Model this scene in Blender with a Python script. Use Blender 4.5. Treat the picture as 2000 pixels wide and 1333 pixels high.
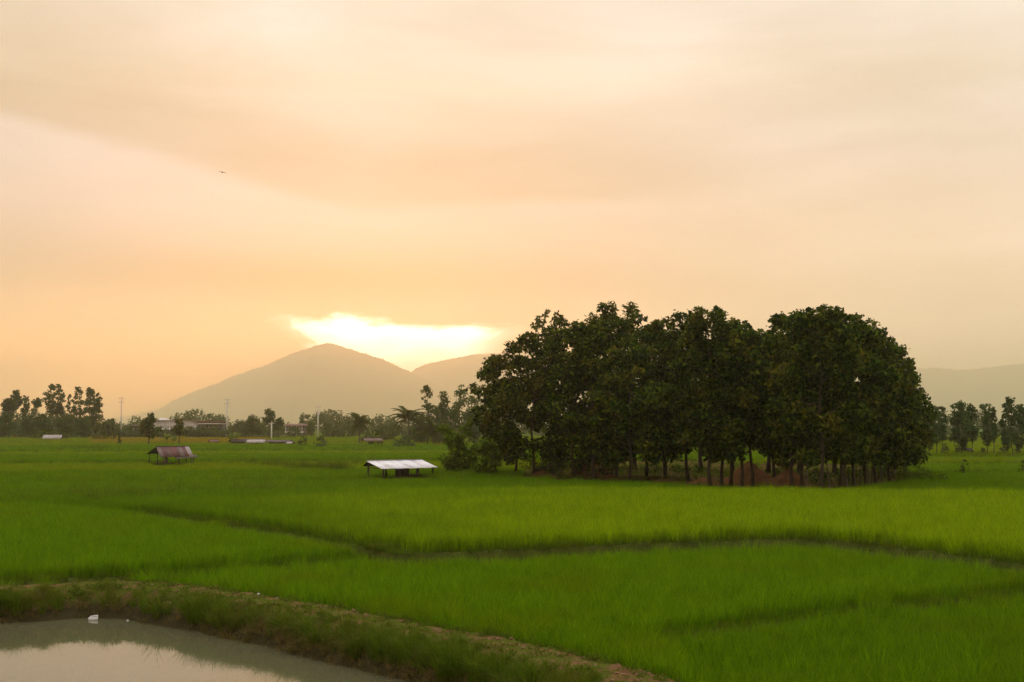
import bpy, bmesh, math, random
import numpy as np
from mathutils import Vector, Matrix

for o in list(bpy.data.objects):
    bpy.data.objects.remove(o)
scene = bpy.context.scene
C = scene.collection
rng = np.random.default_rng(7)
random.seed(7)

# ------------------------------------------------------------------ camera
CAMH, FPX, HOR = 6.5, 2222.2, 830.0
PITCH = math.atan((HOR - 666.5) / FPX)
cd = bpy.data.cameras.new('camera')
cd.lens, cd.sensor_width, cd.clip_start, cd.clip_end = 40.0, 36.0, 0.1, 80000
cam = bpy.data.objects.new('camera', cd)
cam.location = (0, 0, CAMH)
cam.rotation_euler = (math.pi / 2 + PITCH, 0, 0)
C.objects.link(cam)
scene.camera = cam
CP, SP = math.cos(PITCH), math.sin(PITCH)

def ray(px, py):
    u, v = (px - 1000.0) / FPX, (666.5 - py) / FPX
    return u, CP - v * SP, SP + v * CP
def at(px, py, z=0.0):
    dx, dy, dz = ray(px, py)
    t = (z - CAMH) / dz
    return dx * t, dy * t
def xat(px, Y, py=830):
    dx, dy, dz = ray(px, py)
    return dx / dy * Y
def zat(py, Y):
    dx, dy, dz = ray(1000, py)
    return CAMH + dz / dy * Y
def proj(x, y, z):
    d = y * CP + (z - CAMH) * SP
    v = -y * SP + (z - CAMH) * CP
    return 1000 + x / d * FPX, 666.5 - v / d * FPX

# ------------------------------------------------------------------ render + exposure
scene.render.engine = 'CYCLES'
cy = scene.cycles
cy.use_denoising = True
cy.use_adaptive_sampling = True
cy.adaptive_threshold = 0.03
cy.adaptive_min_samples = 56
try:
    cy.denoiser = 'OPENIMAGEDENOISE'
    cy.denoising_input_passes = 'RGB_ALBEDO_NORMAL'
    cy.denoising_prefilter = 'NONE'
except Exception:
    pass
cy.max_bounces, cy.diffuse_bounces, cy.glossy_bounces = 6, 2, 2
cy.transmission_bounces, cy.volume_bounces, cy.transparent_max_bounces = 3, 4, 4
cy.sample_clamp_indirect = 6.0
vs = scene.view_settings
vs.view_transform, vs.look, vs.exposure, vs.gamma = 'Standard', 'None', 0.0, 1.0
vs.use_curve_mapping = False

# ------------------------------------------------------------------ node maths helper
class NV:
    """a float socket with arithmetic, so that node graphs read as formulas"""
    def __init__(s, nt, sock): s.nt, s.s = nt, sock
    def op(s, kind, *a, clamp=False):
        n = s.nt.nodes.new('ShaderNodeMath'); n.operation = kind; n.use_clamp = clamp
        for i, v in enumerate((s,) + a):
            if isinstance(v, NV): s.nt.links.new(v.s, n.inputs[i])
            else: n.inputs[i].default_value = v
        return NV(s.nt, n.outputs[0])
    def __add__(s, o): return s.op('ADD', o)
    def __radd__(s, o): return s.op('ADD', o)
    def __sub__(s, o): return s.op('SUBTRACT', o)
    def __rsub__(s, o): return (s * -1.0) + o
    def __mul__(s, o): return s.op('MULTIPLY', o)
    def __rmul__(s, o): return s.op('MULTIPLY', o)
    def __truediv__(s, o): return s.op('DIVIDE', o)
    def sm(s, a, b):
        n = s.nt.nodes.new('ShaderNodeMapRange'); n.interpolation_type = 'SMOOTHSTEP'
        s.nt.links.new(s.s, n.inputs[0]); n.inputs[1].default_value = a; n.inputs[2].default_value = b
        return NV(s.nt, n.outputs[0])
    def gauss(s, w): 
        q = s / w
        return ((q * q) * -1.0).op('EXPONENT')
def noise(nt, vec, scale=1.0, detail=4.0, rough=0.5, dist=0.0):
    n = nt.nodes.new('ShaderNodeTexNoise')
    n.inputs['Scale'].default_value = scale; n.inputs['Detail'].default_value = detail
    n.inputs['Roughness'].default_value = rough; n.inputs['Distortion'].default_value = dist
    if vec is not None: nt.links.new(vec, n.inputs['Vector'])
    return NV(nt, n.outputs[0])
def comb(nt, x, y, z=0.0):
    n = nt.nodes.new('ShaderNodeCombineXYZ')
    for i, v in enumerate((x, y, z)):
        if isinstance(v, NV): nt.links.new(v.s, n.inputs[i])
        else: n.inputs[i].default_value = v
    return n.outputs[0]
def mixc(nt, f, a, b, mode='MIX'):
    n = nt.nodes.new('ShaderNodeMix'); n.data_type = 'RGBA'; n.blend_type = mode
    n.clamp_factor = True
    for sock, v in ((n.inputs[0], f), (n.inputs[6], a), (n.inputs[7], b)):
        if isinstance(v, NV): nt.links.new(v.s, sock)
        elif isinstance(v, bpy.types.NodeSocket): nt.links.new(v, sock)
        elif isinstance(v, (tuple, list)): sock.default_value = (*v[:3], 1)
        else: sock.default_value = v
    return n.outputs[2]
def ramp(nt, f, stops, interp='LINEAR'):
    n = nt.nodes.new('ShaderNodeValToRGB'); n.color_ramp.interpolation = interp
    while len(n.color_ramp.elements) < len(stops): n.color_ramp.elements.new(0.5)
    for e, (p, c) in zip(n.color_ramp.elements, stops): e.position = p; e.color = (*c, 1)
    nt.links.new(f.s, n.inputs[0])
    return n.outputs[0]

# ------------------------------------------------------------------ sun direction, sky
SUN_AZ, SUN_EL = (740 - 1000) / FPX, (830 - 650) / FPX     # low behind the torn opening in the clouds
world = bpy.data.worlds.new('World'); scene.world = world; world.use_nodes = True
nt = world.node_tree; nt.nodes.clear()
tc = nt.nodes.new('ShaderNodeTexCoord')
sep = nt.nodes.new('ShaderNodeSeparateXYZ'); nt.links.new(tc.outputs['Generated'], sep.inputs[0])
X, Y, Z = (NV(nt, sep.outputs[i]) for i in range(3))
az = X.op('ARCTAN2', Y)
el = Z.op('ARCSINE')
# the overcast layer: cloud base in long soft bands, warmer towards the horizon
base = ramp(nt, el.op('MULTIPLY', 2.0, clamp=True), [
    (0.00, (1.10, 0.70, 0.32)), (0.10, (1.05, 0.68, 0.32)), (0.19, (0.78, 0.54, 0.30)), (0.27, (0.56, 0.46, 0.36)),
    (0.36, (0.67, 0.56, 0.46)), (0.46, (0.76, 0.64, 0.52)), (0.58, (0.91, 0.77, 0.55)), (0.75, (0.96, 0.85, 0.67)), (1.0, (0.95, 0.85, 0.69))])
n_big = noise(nt, comb(nt, az * 1.6, el * 6.0, 3.3), 1.0, 5.0, 0.5)
n_mid = noise(nt, comb(nt, az * 4.0, el * 19.0, 8.1), 1.0, 5.0, 0.55, 0.4)
n_edge = noise(nt, comb(nt, az * 12.0, el * 30.0, 1.7), 1.0, 6.0, 0.55, 0.6)
# pale neutral to the right, glowing orange low on the left
right = az.sm(-0.05, 0.35)
base = mixc(nt, right * (1.0 - el.sm(0.12, 0.3)) * 0.85, base, (1.25, 0.95, 0.62))
lowleft = (az + 0.33).gauss(0.26) * (el - 0.035).gauss(0.045)
base = mixc(nt, lowleft * 0.95, base, (5.2, 1.5, 0.14))
midleft = (az + 0.26).gauss(0.22) * (el - 0.085).gauss(0.022)
base = mixc(nt, midleft * 0.6, base, (1.0, 0.72, 0.36))
tan_band = (az + 0.15).gauss(0.22) * (el - 0.125).gauss(0.02)
base = mixc(nt, tan_band * 0.9, base, (0.38, 0.22, 0.10))
# cloud base edge running down from the left
edge = el - 0.190 - (az + 0.12).gauss(0.09) * -0.006 - (az * -1.0 - 0.12).sm(0.0, 0.34) * 0.052 + (n_edge - 0.5) * 0.014 + (n_mid - 0.5) * 0.012
shade = edge.sm(-0.003, 0.014) * (1.0 - edge.sm(0.015, 0.13)) * (1.0 - az.sm(0.05, 0.24))
gain = 1.0 + (n_big - 0.5) * 0.75 + (n_mid - 0.5) * 0.52 - shade * 0.34
# pale thin places in the layer
thin = ((az + 0.20).gauss(0.07) * (el - 0.365).gauss(0.05)) * 0.22 + ((az - 0.12).gauss(0.09) * (el - 0.30).gauss(0.06)) * 0.12 + ((az - 0.43).gauss(0.05) * (el - 0.25).gauss(0.12)) * 0.12
gain = gain + thin
# the overcast is brightest towards the hidden sun and duller on the far side of the sky
away = (Y * -1.0).sm(-0.75, 0.9)
gain = gain * (1.0 - away * 0.30) * (1.0 + el.sm(0.40, 1.3) * 1.4)   # overcast: brightest overhead
gain = gain * (1.0 + (1.0 - el.sm(0.0, 0.125)) * (1.0 - away) * 1.0)                        # and glowing low beneath the cloud base, on the sun's side
cl = nt.nodes.new('ShaderNodeMix'); cl.data_type = 'RGBA'; cl.blend_type = 'MULTIPLY'; cl.inputs[0].default_value = 1.0
nt.links.new(base, cl.inputs[6])
gc = nt.nodes.new('ShaderNodeCombineColor')
for i, (w, k_) in enumerate(((0.85, 0.98), (1.0, 0.985), (1.3, 1.13))):
    nt.links.new((((gain - 1.0) * w + 1.0) * k_).s, gc.inputs[i])
nt.links.new(gc.outputs[0], cl.inputs[7])
clouds = cl.outputs[2]
# the torn opening under the cloud base where the sun shines through
n_rag = noise(nt, comb(nt, az * 26.0, el * 95.0, 4.2), 1.0, 6.0, 0.62, 0.8)
gaz = az + (n_edge - 0.5) * 0.09 + (n_rag - 0.5) * 0.03
gel = el + (n_edge - 0.5) * 0.030 + (n_rag - 0.5) * 0.016
top = 0.088 - (gaz * -1.0 - 0.08).sm(0.0, 0.14) * -0.006
gap = (1.0 - (gel - top).sm(-0.007, 0.003)) * gaz.sm(-0.225, -0.14) * (1.0 - gaz.sm(-0.045, 0.02)) * (gel + (gaz + 0.12) * 0.55).sm(0.028, 0.05)
glow = (az + 0.075).gauss(0.17) * (el - 0.075).gauss(0.045)
skyt = nt.nodes.new('ShaderNodeTexSky'); skyt.sky_type = 'NISHITA'; skyt.sun_disc = False
skyt.sun_elevation = SUN_EL; skyt.sun_rotation = SUN_AZ; skyt.dust_density = 4.0
bg_sky = nt.nodes.new('ShaderNodeBackground'); bg_sky.inputs[1].default_value = 0.1
nt.links.new(skyt.outputs[0], bg_sky.inputs[0])
bg_cl = nt.nodes.new('ShaderNodeBackground'); nt.links.new(clouds, bg_cl.inputs[0])
bg_cl.inputs[1].default_value = 1.03
bg_gap = nt.nodes.new('ShaderNodeBackground'); bg_gap.inputs[0].default_value = (1.0, 0.90, 0.72, 1)
nt.links.new((gap * (n_rag * 9.0 + n_edge * 4.0 + 4.0) + glow * 0.08).s, bg_gap.inputs[1])
add1 = nt.nodes.new('ShaderNodeAddShader'); add2 = nt.nodes.new('ShaderNodeMixShader')
add2.inputs[0].default_value = 0.95                         # the overcast covers nearly all of the clear sky
nt.links.new(bg_sky.outputs[0], add2.inputs[1]); nt.links.new(bg_cl.outputs[0], add2.inputs[2])
nt.links.new(add2.outputs[0], add1.inputs[0]); nt.links.new(bg_gap.outputs[0], add1.inputs[1])
wo = nt.nodes.new('ShaderNodeOutputWorld'); nt.links.new(add1.outputs[0], wo.inputs[0])

sd_ = bpy.data.lights.new('sun', 'SUN'); sd_.energy = 0.75; sd_.angle = math.radians(3.0); sd_.color = (1.0, 0.37, 0.10)
sun = bpy.data.objects.new('sun', sd_); C.objects.link(sun)
svec = Vector((math.sin(SUN_AZ) * math.cos(SUN_EL), math.cos(SUN_AZ) * math.cos(SUN_EL), math.sin(SUN_EL)))
sun.rotation_euler = svec.to_track_quat('Z', 'Y').to_euler()
sun.location = svec * 300

# ------------------------------------------------------------------ object helpers
def tag(o, label=None, cat=None, group=None, kind=None):
    if label: o['label'] = label
    if cat: o['category'] = cat
    if group: o['group'] = group
    if kind: o['kind'] = kind
    return o
def mesh_np(name, V, F, mat=None, smooth=False):
    """V (n,3) array, F list of (k,3|4) int arrays"""
    me = bpy.data.meshes.new(name)
    F = [np.asarray(f, dtype=np.int32) for f in (F if isinstance(F, list) else [F]) if len(f)]
    V = np.asarray(V, dtype=np.float32)
    me.vertices.add(len(V)); me.vertices.foreach_set('co', V.ravel())
    nl = sum(f.size for f in F); npol = sum(len(f) for f in F)
    me.loops.add(nl); me.loops.foreach_set('vertex_index', np.concatenate([f.ravel() for f in F]))
    me.polygons.add(npol)
    tot = np.concatenate([np.full(len(f), f.shape[1], np.int32) for f in F])
    me.polygons.foreach_set('loop_start', np.concatenate([[0], np.cumsum(tot)[:-1]]).astype(np.int32))
    if smooth: me.polygons.foreach_set('use_smooth', np.ones(npol, bool))
    me.update(calc_edges=True); me.validate()
    if mat: me.materials.append(mat)
    return me
def link(name, me, parent=None, loc=None):
    o = bpy.data.objects.new(name, me); C.objects.link(o)
    if parent: o.parent = parent
    if loc is not None: o.location = loc
    return o
def empty(name, loc, rz=0.0):
    o = bpy.data.objects.new(name, None); C.objects.link(o)
    o.empty_display_size = 0.3; o.location = loc; o.rotation_euler = (0, 0, rz)
    return o
class MB:
    """collects shapes for one mesh"""
    def __init__(s): s.v, s.f3, s.f4, s.n = [], [], [], 0
    def add(s, V, f3=(), f4=()):
        V = np.asarray(V, float)
        s.v.append(V)
        if len(f3): s.f3.append(np.asarray(f3) + s.n)
        if len(f4): s.f4.append(np.asarray(f4) + s.n)
        s.n += len(V)
    def box(s, lo, hi):
        (a, b, c), (d, e, f) = lo, hi
        s.add([(a, b, c), (d, b, c), (d, e, c), (a, e, c), (a, b, f), (d, b, f), (d, e, f), (a, e, f)],
              f4=[(3, 2, 1, 0), (4, 5, 6, 7), (0, 1, 5, 4), (1, 2, 6, 5), (2, 3, 7, 6), (3, 0, 4, 7)])
    def hexa(s, P):
        s.add(P, f4=[(3, 2, 1, 0), (4, 5, 6, 7), (0, 1, 5, 4), (1, 2, 6, 5), (2, 3, 7, 6), (3, 0, 4, 7)])
    def tube(s, pts, rad, sides=6):
        pts = np.asarray(pts, float); m = len(pts)
        d = np.gradient(pts, axis=0); d /= np.linalg.norm(d, axis=1, keepdims=True) + 1e-9
        ref = np.where(np.abs(d[:, 2:3]) > 0.9, [[1, 0, 0]], [[0, 0, 1]])
        a = np.cross(d, ref); a /= np.linalg.norm(a, axis=1, keepdims=True) + 1e-9
        b = np.cross(d, a)
        th = np.arange(sides) / sides * 2 * math.pi
        r = np.asarray(rad, float).reshape(m, 1, 1)
        V = pts[:, None] + r * (a[:, None] * np.cos(th)[None, :, None] + b[:, None] * np.sin(th)[None, :, None])
        V = V.reshape(-1, 3)
        i, j = np.meshgrid(np.arange(m - 1), np.arange(sides), indexing='ij'); j2 = (j + 1) % sides
        q = np.stack([i * sides + j, i * sides + j2, (i + 1) * sides + j2, (i + 1) * sides + j], -1).reshape(-1, 4)
        V = np.vstack([V, pts[:1], pts[-1:]])
        t = [((k + 1) % sides, k, m * sides) for k in range(sides)] + [((m - 1) * sides + k, (m - 1) * sides + (k + 1) % sides, m * sides + 1) for k in range(sides)]
        s.add(V, f3=t, f4=q)
    def mesh(s, name, mat=None, smooth=False):
        F = []
        if s.f3: F.append(np.concatenate(s.f3))
        if s.f4: F.append(np.concatenate(s.f4))
        return mesh_np(name, np.concatenate(s.v), F, mat, smooth)
    def build(s, name, mat, parent=None, smooth=False, loc=None):
        return link(name, s.mesh(name, mat, smooth), parent, loc)

# ------------------------------------------------------------------ materials
def new_mat(name):
    m = bpy.data.materials.new(name); m.use_nodes = True
    m.node_tree.nodes.clear()
    return m, m.node_tree
def leaf_mat(name, cols, patch=(0.1, 0.1, 0.02), patch_scale=0.35, patch_amt=0.5, trans=0.35, jitter=0.5, thr=(0.45, 0.7), rough=0.75, spec=0.06, ripen=False):
    m, nt = new_mat(name)
    geo = nt.nodes.new('ShaderNodeNewGeometry'); oi = nt.nodes.new('ShaderNodeObjectInfo')
    isl = NV(nt, geo.outputs['Random Per Island'])
    col = ramp(nt, isl, [(i / max(1, len(cols) - 1), c) for i, c in enumerate(cols)])
    big = noise(nt, geo.outputs['Position'], patch_scale, 3.0, 0.6).sm(*thr)
    if ripen:                                               # this plot turns golden from one side
        sx_ = nt.nodes.new('ShaderNodeSeparateXYZ'); nt.links.new(geo.outputs['Position'], sx_.inputs[0])
        big = (NV(nt, sx_.outputs[0]) + big * 14.0).sm(-22.0, 18.0)
    col = mixc(nt, big * patch_amt * isl.sm(-0.5, 1.0), col, patch)
    br = NV(nt, oi.outputs['Random']) * jitter * 0.6 + isl * jitter * 0.5 + (1.0 - jitter * 0.5)
    hs = nt.nodes.new('ShaderNodeHueSaturation'); nt.links.new(col, hs.inputs['Color']); nt.links.new(br.s, hs.inputs['Value'])
    col = hs.outputs[0]
    p = nt.nodes.new('ShaderNodeBsdfPrincipled'); p.inputs['Roughness'].default_value = rough
    p.inputs['Specular IOR Level'].default_value = spec
    t = nt.nodes.new('ShaderNodeBsdfTranslucent')
    nt.links.new(col, p.inputs['Base Color'])
    hs2 = nt.nodes.new('ShaderNodeHueSaturation'); hs2.inputs['Value'].default_value = 1.5; hs2.inputs['Hue'].default_value = 0.485
    nt.links.new(col, hs2.inputs['Color']); nt.links.new(hs2.outputs[0], t.inputs[0])
    mx = nt.nodes.new('ShaderNodeMixShader'); mx.inputs[0].default_value = trans
    nt.links.new(p.outputs[0], mx.inputs[1]); nt.links.new(t.outputs[0], mx.inputs[2])
    o = nt.nodes.new('ShaderNodeOutputMaterial'); nt.links.new(mx.outputs[0], o.inputs[0])
    return m
def solid_mat(name, c1, c2=None, scale=3.0, rough=0.8, spec=0.3, bump=0.0, detail=5.0, stretch=None, thr=(0.3, 0.7), metal=0.0):
    m, nt = new_mat(name)
    tcn = nt.nodes.new('ShaderNodeTexCoord'); vec = tcn.outputs['Object']
    if stretch:
        mp = nt.nodes.new('ShaderNodeMapping'); mp.inputs['Scale'].default_value = stretch
        nt.links.new(vec, mp.inputs[0]); vec = mp.outputs[0]
    nz = noise(nt, vec, scale, detail, 0.6)
    col = mixc(nt, nz.sm(*thr), c1, c2 or tuple(x * 0.6 for x in c1))
    p = nt.nodes.new('ShaderNodeBsdfPrincipled'); p.inputs['Roughness'].default_value = rough
    p.inputs['Specular IOR Level'].default_value = spec; p.inputs['Metallic'].default_value = metal
    nt.links.new(col, p.inputs['Base Color'])
    if bump:
        b = nt.nodes.new('ShaderNodeBump'); b.inputs['Strength'].default_value = bump; b.inputs['Distance'].default_value = 0.05
        nt.links.new(nz.s, b.inputs['Height']); nt.links.new(b.outputs[0], p.inputs['Normal'])
    o = nt.nodes.new('ShaderNodeOutputMaterial'); nt.links.new(p.outputs[0], o.inputs[0])
    return m

M = {}
M['rice'] = leaf_mat('rice_green', [(0.062, 0.165, 0.001), (0.10, 0.225, 0.001), (0.17, 0.285, 0.002)], (0.14, 0.20, 0.002), 0.18, 0.7, 0.4, 0.6)
M['rice_deep'] = leaf_mat('rice_deep_green', [(0.055, 0.15, 0.001), (0.09, 0.205, 0.001), (0.15, 0.26, 0.002)], (0.12, 0.18, 0.002), 0.15, 0.7, 0.4, 0.6)
M['rice_gold'] = leaf_mat('rice_turning_gold', [(0.06, 0.155, 0.001), (0.085, 0.19, 0.001), (0.115, 0.215, 0.002)], (0.24, 0.36, 0.002), 0.05, 1.0, 0.4, 0.6, (0.36, 0.62), ripen=True)
M['rice_light'] = leaf_mat('rice_light_green', [(0.10, 0.185, 0.002), (0.14, 0.225, 0.002), (0.18, 0.25, 0.003)], (0.20, 0.22, 0.004), 0.06, 0.7, 0.4, 0.6)
M['rice_yellow'] = leaf_mat('rice_yellow', [(0.22, 0.19, 0.012), (0.27, 0.22, 0.015)], (0.30, 0.22, 0.02), 0.05, 0.6, 0.35, 0.3)
M['grass'] = leaf_mat('bank_grass', [(0.05, 0.105, 0.004), (0.075, 0.135, 0.005), (0.12, 0.15, 0.008)], (0.15, 0.135, 0.015), 0.5, 0.7, 0.35, 0.5)
M['dry'] = leaf_mat('dry_grass', [(0.14, 0.10, 0.03), (0.24, 0.17, 0.055), (0.09, 0.10, 0.018)], (0.07, 0.10, 0.012), 0.8, 0.6, 0.25, 0.5)
M['weed'] = leaf_mat('weed_leaf', [(0.06, 0.10, 0.006), (0.10, 0.13, 0.010)], (0.14, 0.12, 0.02), 0.9, 0.7, 0.3, 0.5)
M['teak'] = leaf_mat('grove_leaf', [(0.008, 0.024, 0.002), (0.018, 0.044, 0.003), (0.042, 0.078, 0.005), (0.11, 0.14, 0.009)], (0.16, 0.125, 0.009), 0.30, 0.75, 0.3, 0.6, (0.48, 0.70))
M['bushleaf'] = leaf_mat('bush_leaf', [(0.05, 0.10, 0.005), (0.085, 0.145, 0.007), (0.13, 0.19, 0.010)], (0.05, 0.08, 0.006), 0.5, 0.5, 0.3, 0.4)
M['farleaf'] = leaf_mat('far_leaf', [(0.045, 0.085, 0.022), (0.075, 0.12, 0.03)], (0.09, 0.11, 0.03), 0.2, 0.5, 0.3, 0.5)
M['palmleaf'] = leaf_mat('palm_leaf', [(0.045, 0.07, 0.012), (0.07, 0.09, 0.015)], (0.09, 0.09, 0.02), 0.3, 0.4, 0.25, 0.4)
M['banana'] = leaf_mat('banana_leaf', [(0.10, 0.15, 0.02), (0.14, 0.18, 0.03)], (0.16, 0.17, 0.04), 0.3, 0.4, 0.35, 0.4)
M['bark'] = solid_mat('bark', (0.085, 0.062, 0.042), (0.04, 0.03, 0.02), 6.0, 0.9, 0.2, 0.6, stretch=(1, 1, 0.25))
M['bark_pale'] = solid_mat('pale_bark', (0.16, 0.13, 0.10), (0.09, 0.07, 0.05), 5.0, 0.9, 0.2, 0.4, stretch=(1, 1, 0.3))
M['soil'] = solid_mat('heaped_soil', (0.19, 0.088, 0.034), (0.10, 0.05, 0.022), 1.3, 1.0, 0.0, 0.8, 8.0)
M['clod'] = solid_mat('dry_clod', (0.30, 0.18, 0.10), (0.18, 0.10, 0.05), 9.0, 0.95, 0.1)
M['wood'] = solid_mat('weathered_wood', (0.075, 0.055, 0.038), (0.04, 0.03, 0.022), 8.0, 0.9, 0.2, 0.4, stretch=(1, 1, 0.2))
M['tin_white'] = solid_mat('pale_tin', (0.80, 0.79, 0.79), (0.58, 0.54, 0.52), 0.9, 0.5, 0.3, 0.0, 6.0, thr=(0.5, 0.75))
M['tin_pale'] = solid_mat('dulled_tin', (0.74, 0.72, 0.71), (0.52, 0.48, 0.45), 0.9, 0.5, 0.3, 0.0, 6.0, thr=(0.45, 0.7))
M['tin_grey'] = solid_mat('grey_tin', (0.40, 0.36, 0.33), (0.25, 0.20, 0.17), 1.5, 0.6, 0.4)
M['tin_dark'] = solid_mat('dark_tin', (0.06, 0.055, 0.05), (0.10, 0.07, 0.05), 1.5, 0.7, 0.3)
M['rust_red'] = solid_mat('rusted_red_tin', (0.15, 0.045, 0.035), (0.085, 0.04, 0.028), 1.2, 0.65, 0.4, stretch=(1, 1, 0.4))
M['rust_tan'] = solid_mat('rusted_tan_tin', (0.16, 0.085, 0.06), (0.09, 0.05, 0.035), 1.2, 0.65, 0.4)
M['rust_grey'] = solid_mat('rusted_grey_tin', (0.18, 0.13, 0.115), (0.10, 0.06, 0.05), 1.2, 0.6, 0.4)
M['concrete'] = solid_mat('pole_concrete', (0.75, 0.72, 0.66), (0.62, 0.59, 0.54), 0.6, 0.8, 0.2)
M['plaster'] = solid_mat('white_plaster', (0.62, 0.58, 0.53), (0.48, 0.43, 0.38), 0.4, 0.85, 0.2)
M['brownroof'] = solid_mat('brown_roof', (0.15, 0.07, 0.05), (0.10, 0.055, 0.04), 0.5, 0.8, 0.2)
M['pinkroof'] = solid_mat('faded_pink_roof', (0.32, 0.20, 0.17), (0.24, 0.15, 0.13), 0.5, 0.8, 0.2)
M['darkwall'] = solid_mat('dark_wall', (0.07, 0.065, 0.06), (0.04, 0.04, 0.04), 0.7, 0.8, 0.3)
M['foam'] = solid_mat('white_foam', (0.75, 0.73, 0.70), (0.62, 0.60, 0.56), 12.0, 0.7, 0.3)
M['forest'] = solid_mat('hill_forest', (0.05, 0.06, 0.02), (0.025, 0.035, 0.012), 0.05, 0.95, 0.1)
M['feather'] = solid_mat('dark_feather', (0.06, 0.045, 0.035), (0.03, 0.025, 0.02), 9.0, 0.8, 0.2)

# ------------------------------------------------------------------ terrain layout
WZ = -0.55
edge_px = [(-420, 1262), (-200, 1236), (0, 1217), (70, 1215), (130, 1209), (180, 1206), (250, 1210), (330, 1226), (380, 1232), (450, 1248), (530, 1263), (600, 1284), (690, 1304), (760, 1322), (850, 1340)]
pond = [at(px, py, WZ) for px, py in edge_px]
lastx, lasty = pond[-1]
pond += [(lastx + 3.5, lasty - 4.5), (lastx + 4.5, lasty - 9), (lastx - 2, lasty - 12), (pond[0][0] - 2, lasty - 12), (pond[0][0] - 6, pond[0][1] - 5)]
pond = np.array(pond)
def poly_sd(P, x, y):
    """distance to polygon outline, positive outside"""
    shp = x.shape; x = x.ravel(); y = y.ravel()
    d2 = np.full(x.shape, 1e18); ins = np.zeros(x.shape, bool)
    for i in range(len(P)):
        ax, ay = P[i]; bx, by = P[(i + 1) % len(P)]
        ex, ey = bx - ax, by - ay
        t = np.clip(((x - ax) * ex + (y - ay) * ey) / (ex * ex + ey * ey + 1e-12), 0, 1)
        d2 = np.minimum(d2, (x - ax - t * ex) ** 2 + (y - ay - t * ey) ** 2)
        c = (ay > y) != (by > y)
        with np.errstate(divide='ignore', invalid='ignore'):
            xi = ax + (y - ay) * ex / (ey if ey != 0 else 1e-12)
        ins ^= c & (x < xi)
    d = np.sqrt(d2)
    return np.where(ins, -d, d).reshape(shp)
def line_d(P, x, y):
    d2 = np.full(x.shape, 1e18)
    for (ax, ay), (bx, by) in zip(P[:-1], P[1:]):
        ex, ey = bx - ax, by - ay
        t = np.clip(((x - ax) * ex + (y - ay) * ey) / (ex * ex + ey * ey + 1e-12), 0, 1)
        d2 = np.minimum(d2, (x - ax - t * ex) ** 2 + (y - ay - t * ey) ** 2)
    return np.sqrt(d2)
def wob(x, y, s, seed=0.0):
    return (np.sin(x / s * 2.1 + seed) * np.cos(y / s * 1.7 - seed * 1.3) + 0.6 * np.sin(x / s * 4.7 - y / s * 3.9 + seed * 2) + 0.4 * np.cos(x / s * 9.1 + y / s * 8.3 + seed)) / 2.0
def curve(pxs, z):
    pts = sorted(at(px, py, z) for px, py in pxs)
    return np.array(pts)
ZB, ZC, ZA, ZD = 0.0, -0.32, 0.34, 0.76
RT = 0.55       # rice canopy above soil, used where a line was read off the canopy
gD = curve([(-300, 985), (0, 990), (150, 997), (270, 1008), (420, 1030), (600, 1058), (780, 1094), (1000, 1085), (1300, 1070), (1560, 1062), (1700, 1075), (2000, 1112), (2300, 1150)], ZD - 0.2)
gA = curve([(-300, 1165), (0, 1146), (200, 1138), (390, 1128), (560, 1112), (745, 1096), (790, 1094)], ZA - 0.1)
gC = curve([(1290, 1278), (1500, 1240), (1770, 1207), (2000, 1180), (2300, 1150)], ZC)
def gfun(g, x): return np.interp(x, g[:, 0], g[:, 1])
# levees across the farther fields: (list of pixels read at ground level)
far_lines_px = [
    [(-300, 990), (0, 986), (180, 984), (400, 978), (700, 975), (1000, 973), (1330, 972), (1620, 975), (1800, 976), (2400, 985)],
    [(-300, 955), (0, 950), (300, 946), (640, 944), (860, 941), (1030, 939)],
    [(-300, 934), (0, 929), (300, 927), (700, 925), (900, 924)],
    [(-300, 915), (0, 912), (300, 909), (700, 906), (1000, 905)],
    [(-300, 899), (0, 897), (400, 895), (1000, 893)],
    [(-300, 887), (0, 886), (500, 884), (1000, 883)],
    [(-300, 877), (0, 876), (500, 875), (1000, 874)],
    [(-300, 868), (0, 867), (500, 867), (1000, 866)],
    [(1750, 935), (2000, 922), (2300, 915)],
    [(1750, 914), (2000, 912), (2300, 911)],
    [(1750, 904), (2000, 904), (2300, 904)],
    [(1750, 897), (2000, 897), (2300, 897)],
]
far_lines = [curve(l, 0.58) for l in far_lines_px]
def far_band(x, y):
    left = x / y < 0.22
    n = np.zeros(x.shape, int)
    for i, g in enumerate(far_lines):
        side = np.ones(x.shape, bool) if i == 0 else (left if i < 8 else ~left)
        n += ((y > gfun(g, x)) & side) * 1
    n = np.where((n > 1) & ~left, n + 10, n)
    return n
band_z = {0: ZD, 1: 0.50, 2: 0.64, 3: 0.54, 4: 0.90, 5: 0.55, 6: 0.95, 7: 0.55, 8: 0.90, 12: 0.60, 13: 0.88, 14: 0.55, 15: 0.90}
def plot_id(x, y):
    """0 B front, 1 C corner, 2 A left, 100+band beyond"""
    pid = np.zeros(x.shape, int)
    pid = np.where((x > gC[0, 0]) & (y < gfun(gC, x)), 1, pid)
    pid = np.where((x < gA[-1, 0]) & (y > gfun(gA, x)), 2, pid)
    beyond = y > gfun(gD, x)
    return np.where(beyond, 100 + far_band(x, y), pid)
def plot_z(pid):
    z = np.zeros(pid.shape)
    z[pid == 0] = ZB; z[pid == 1] = ZC; z[pid == 2] = ZA
    for b, zz in band_z.items(): z[pid == 100 + b] = zz
    return z
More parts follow.
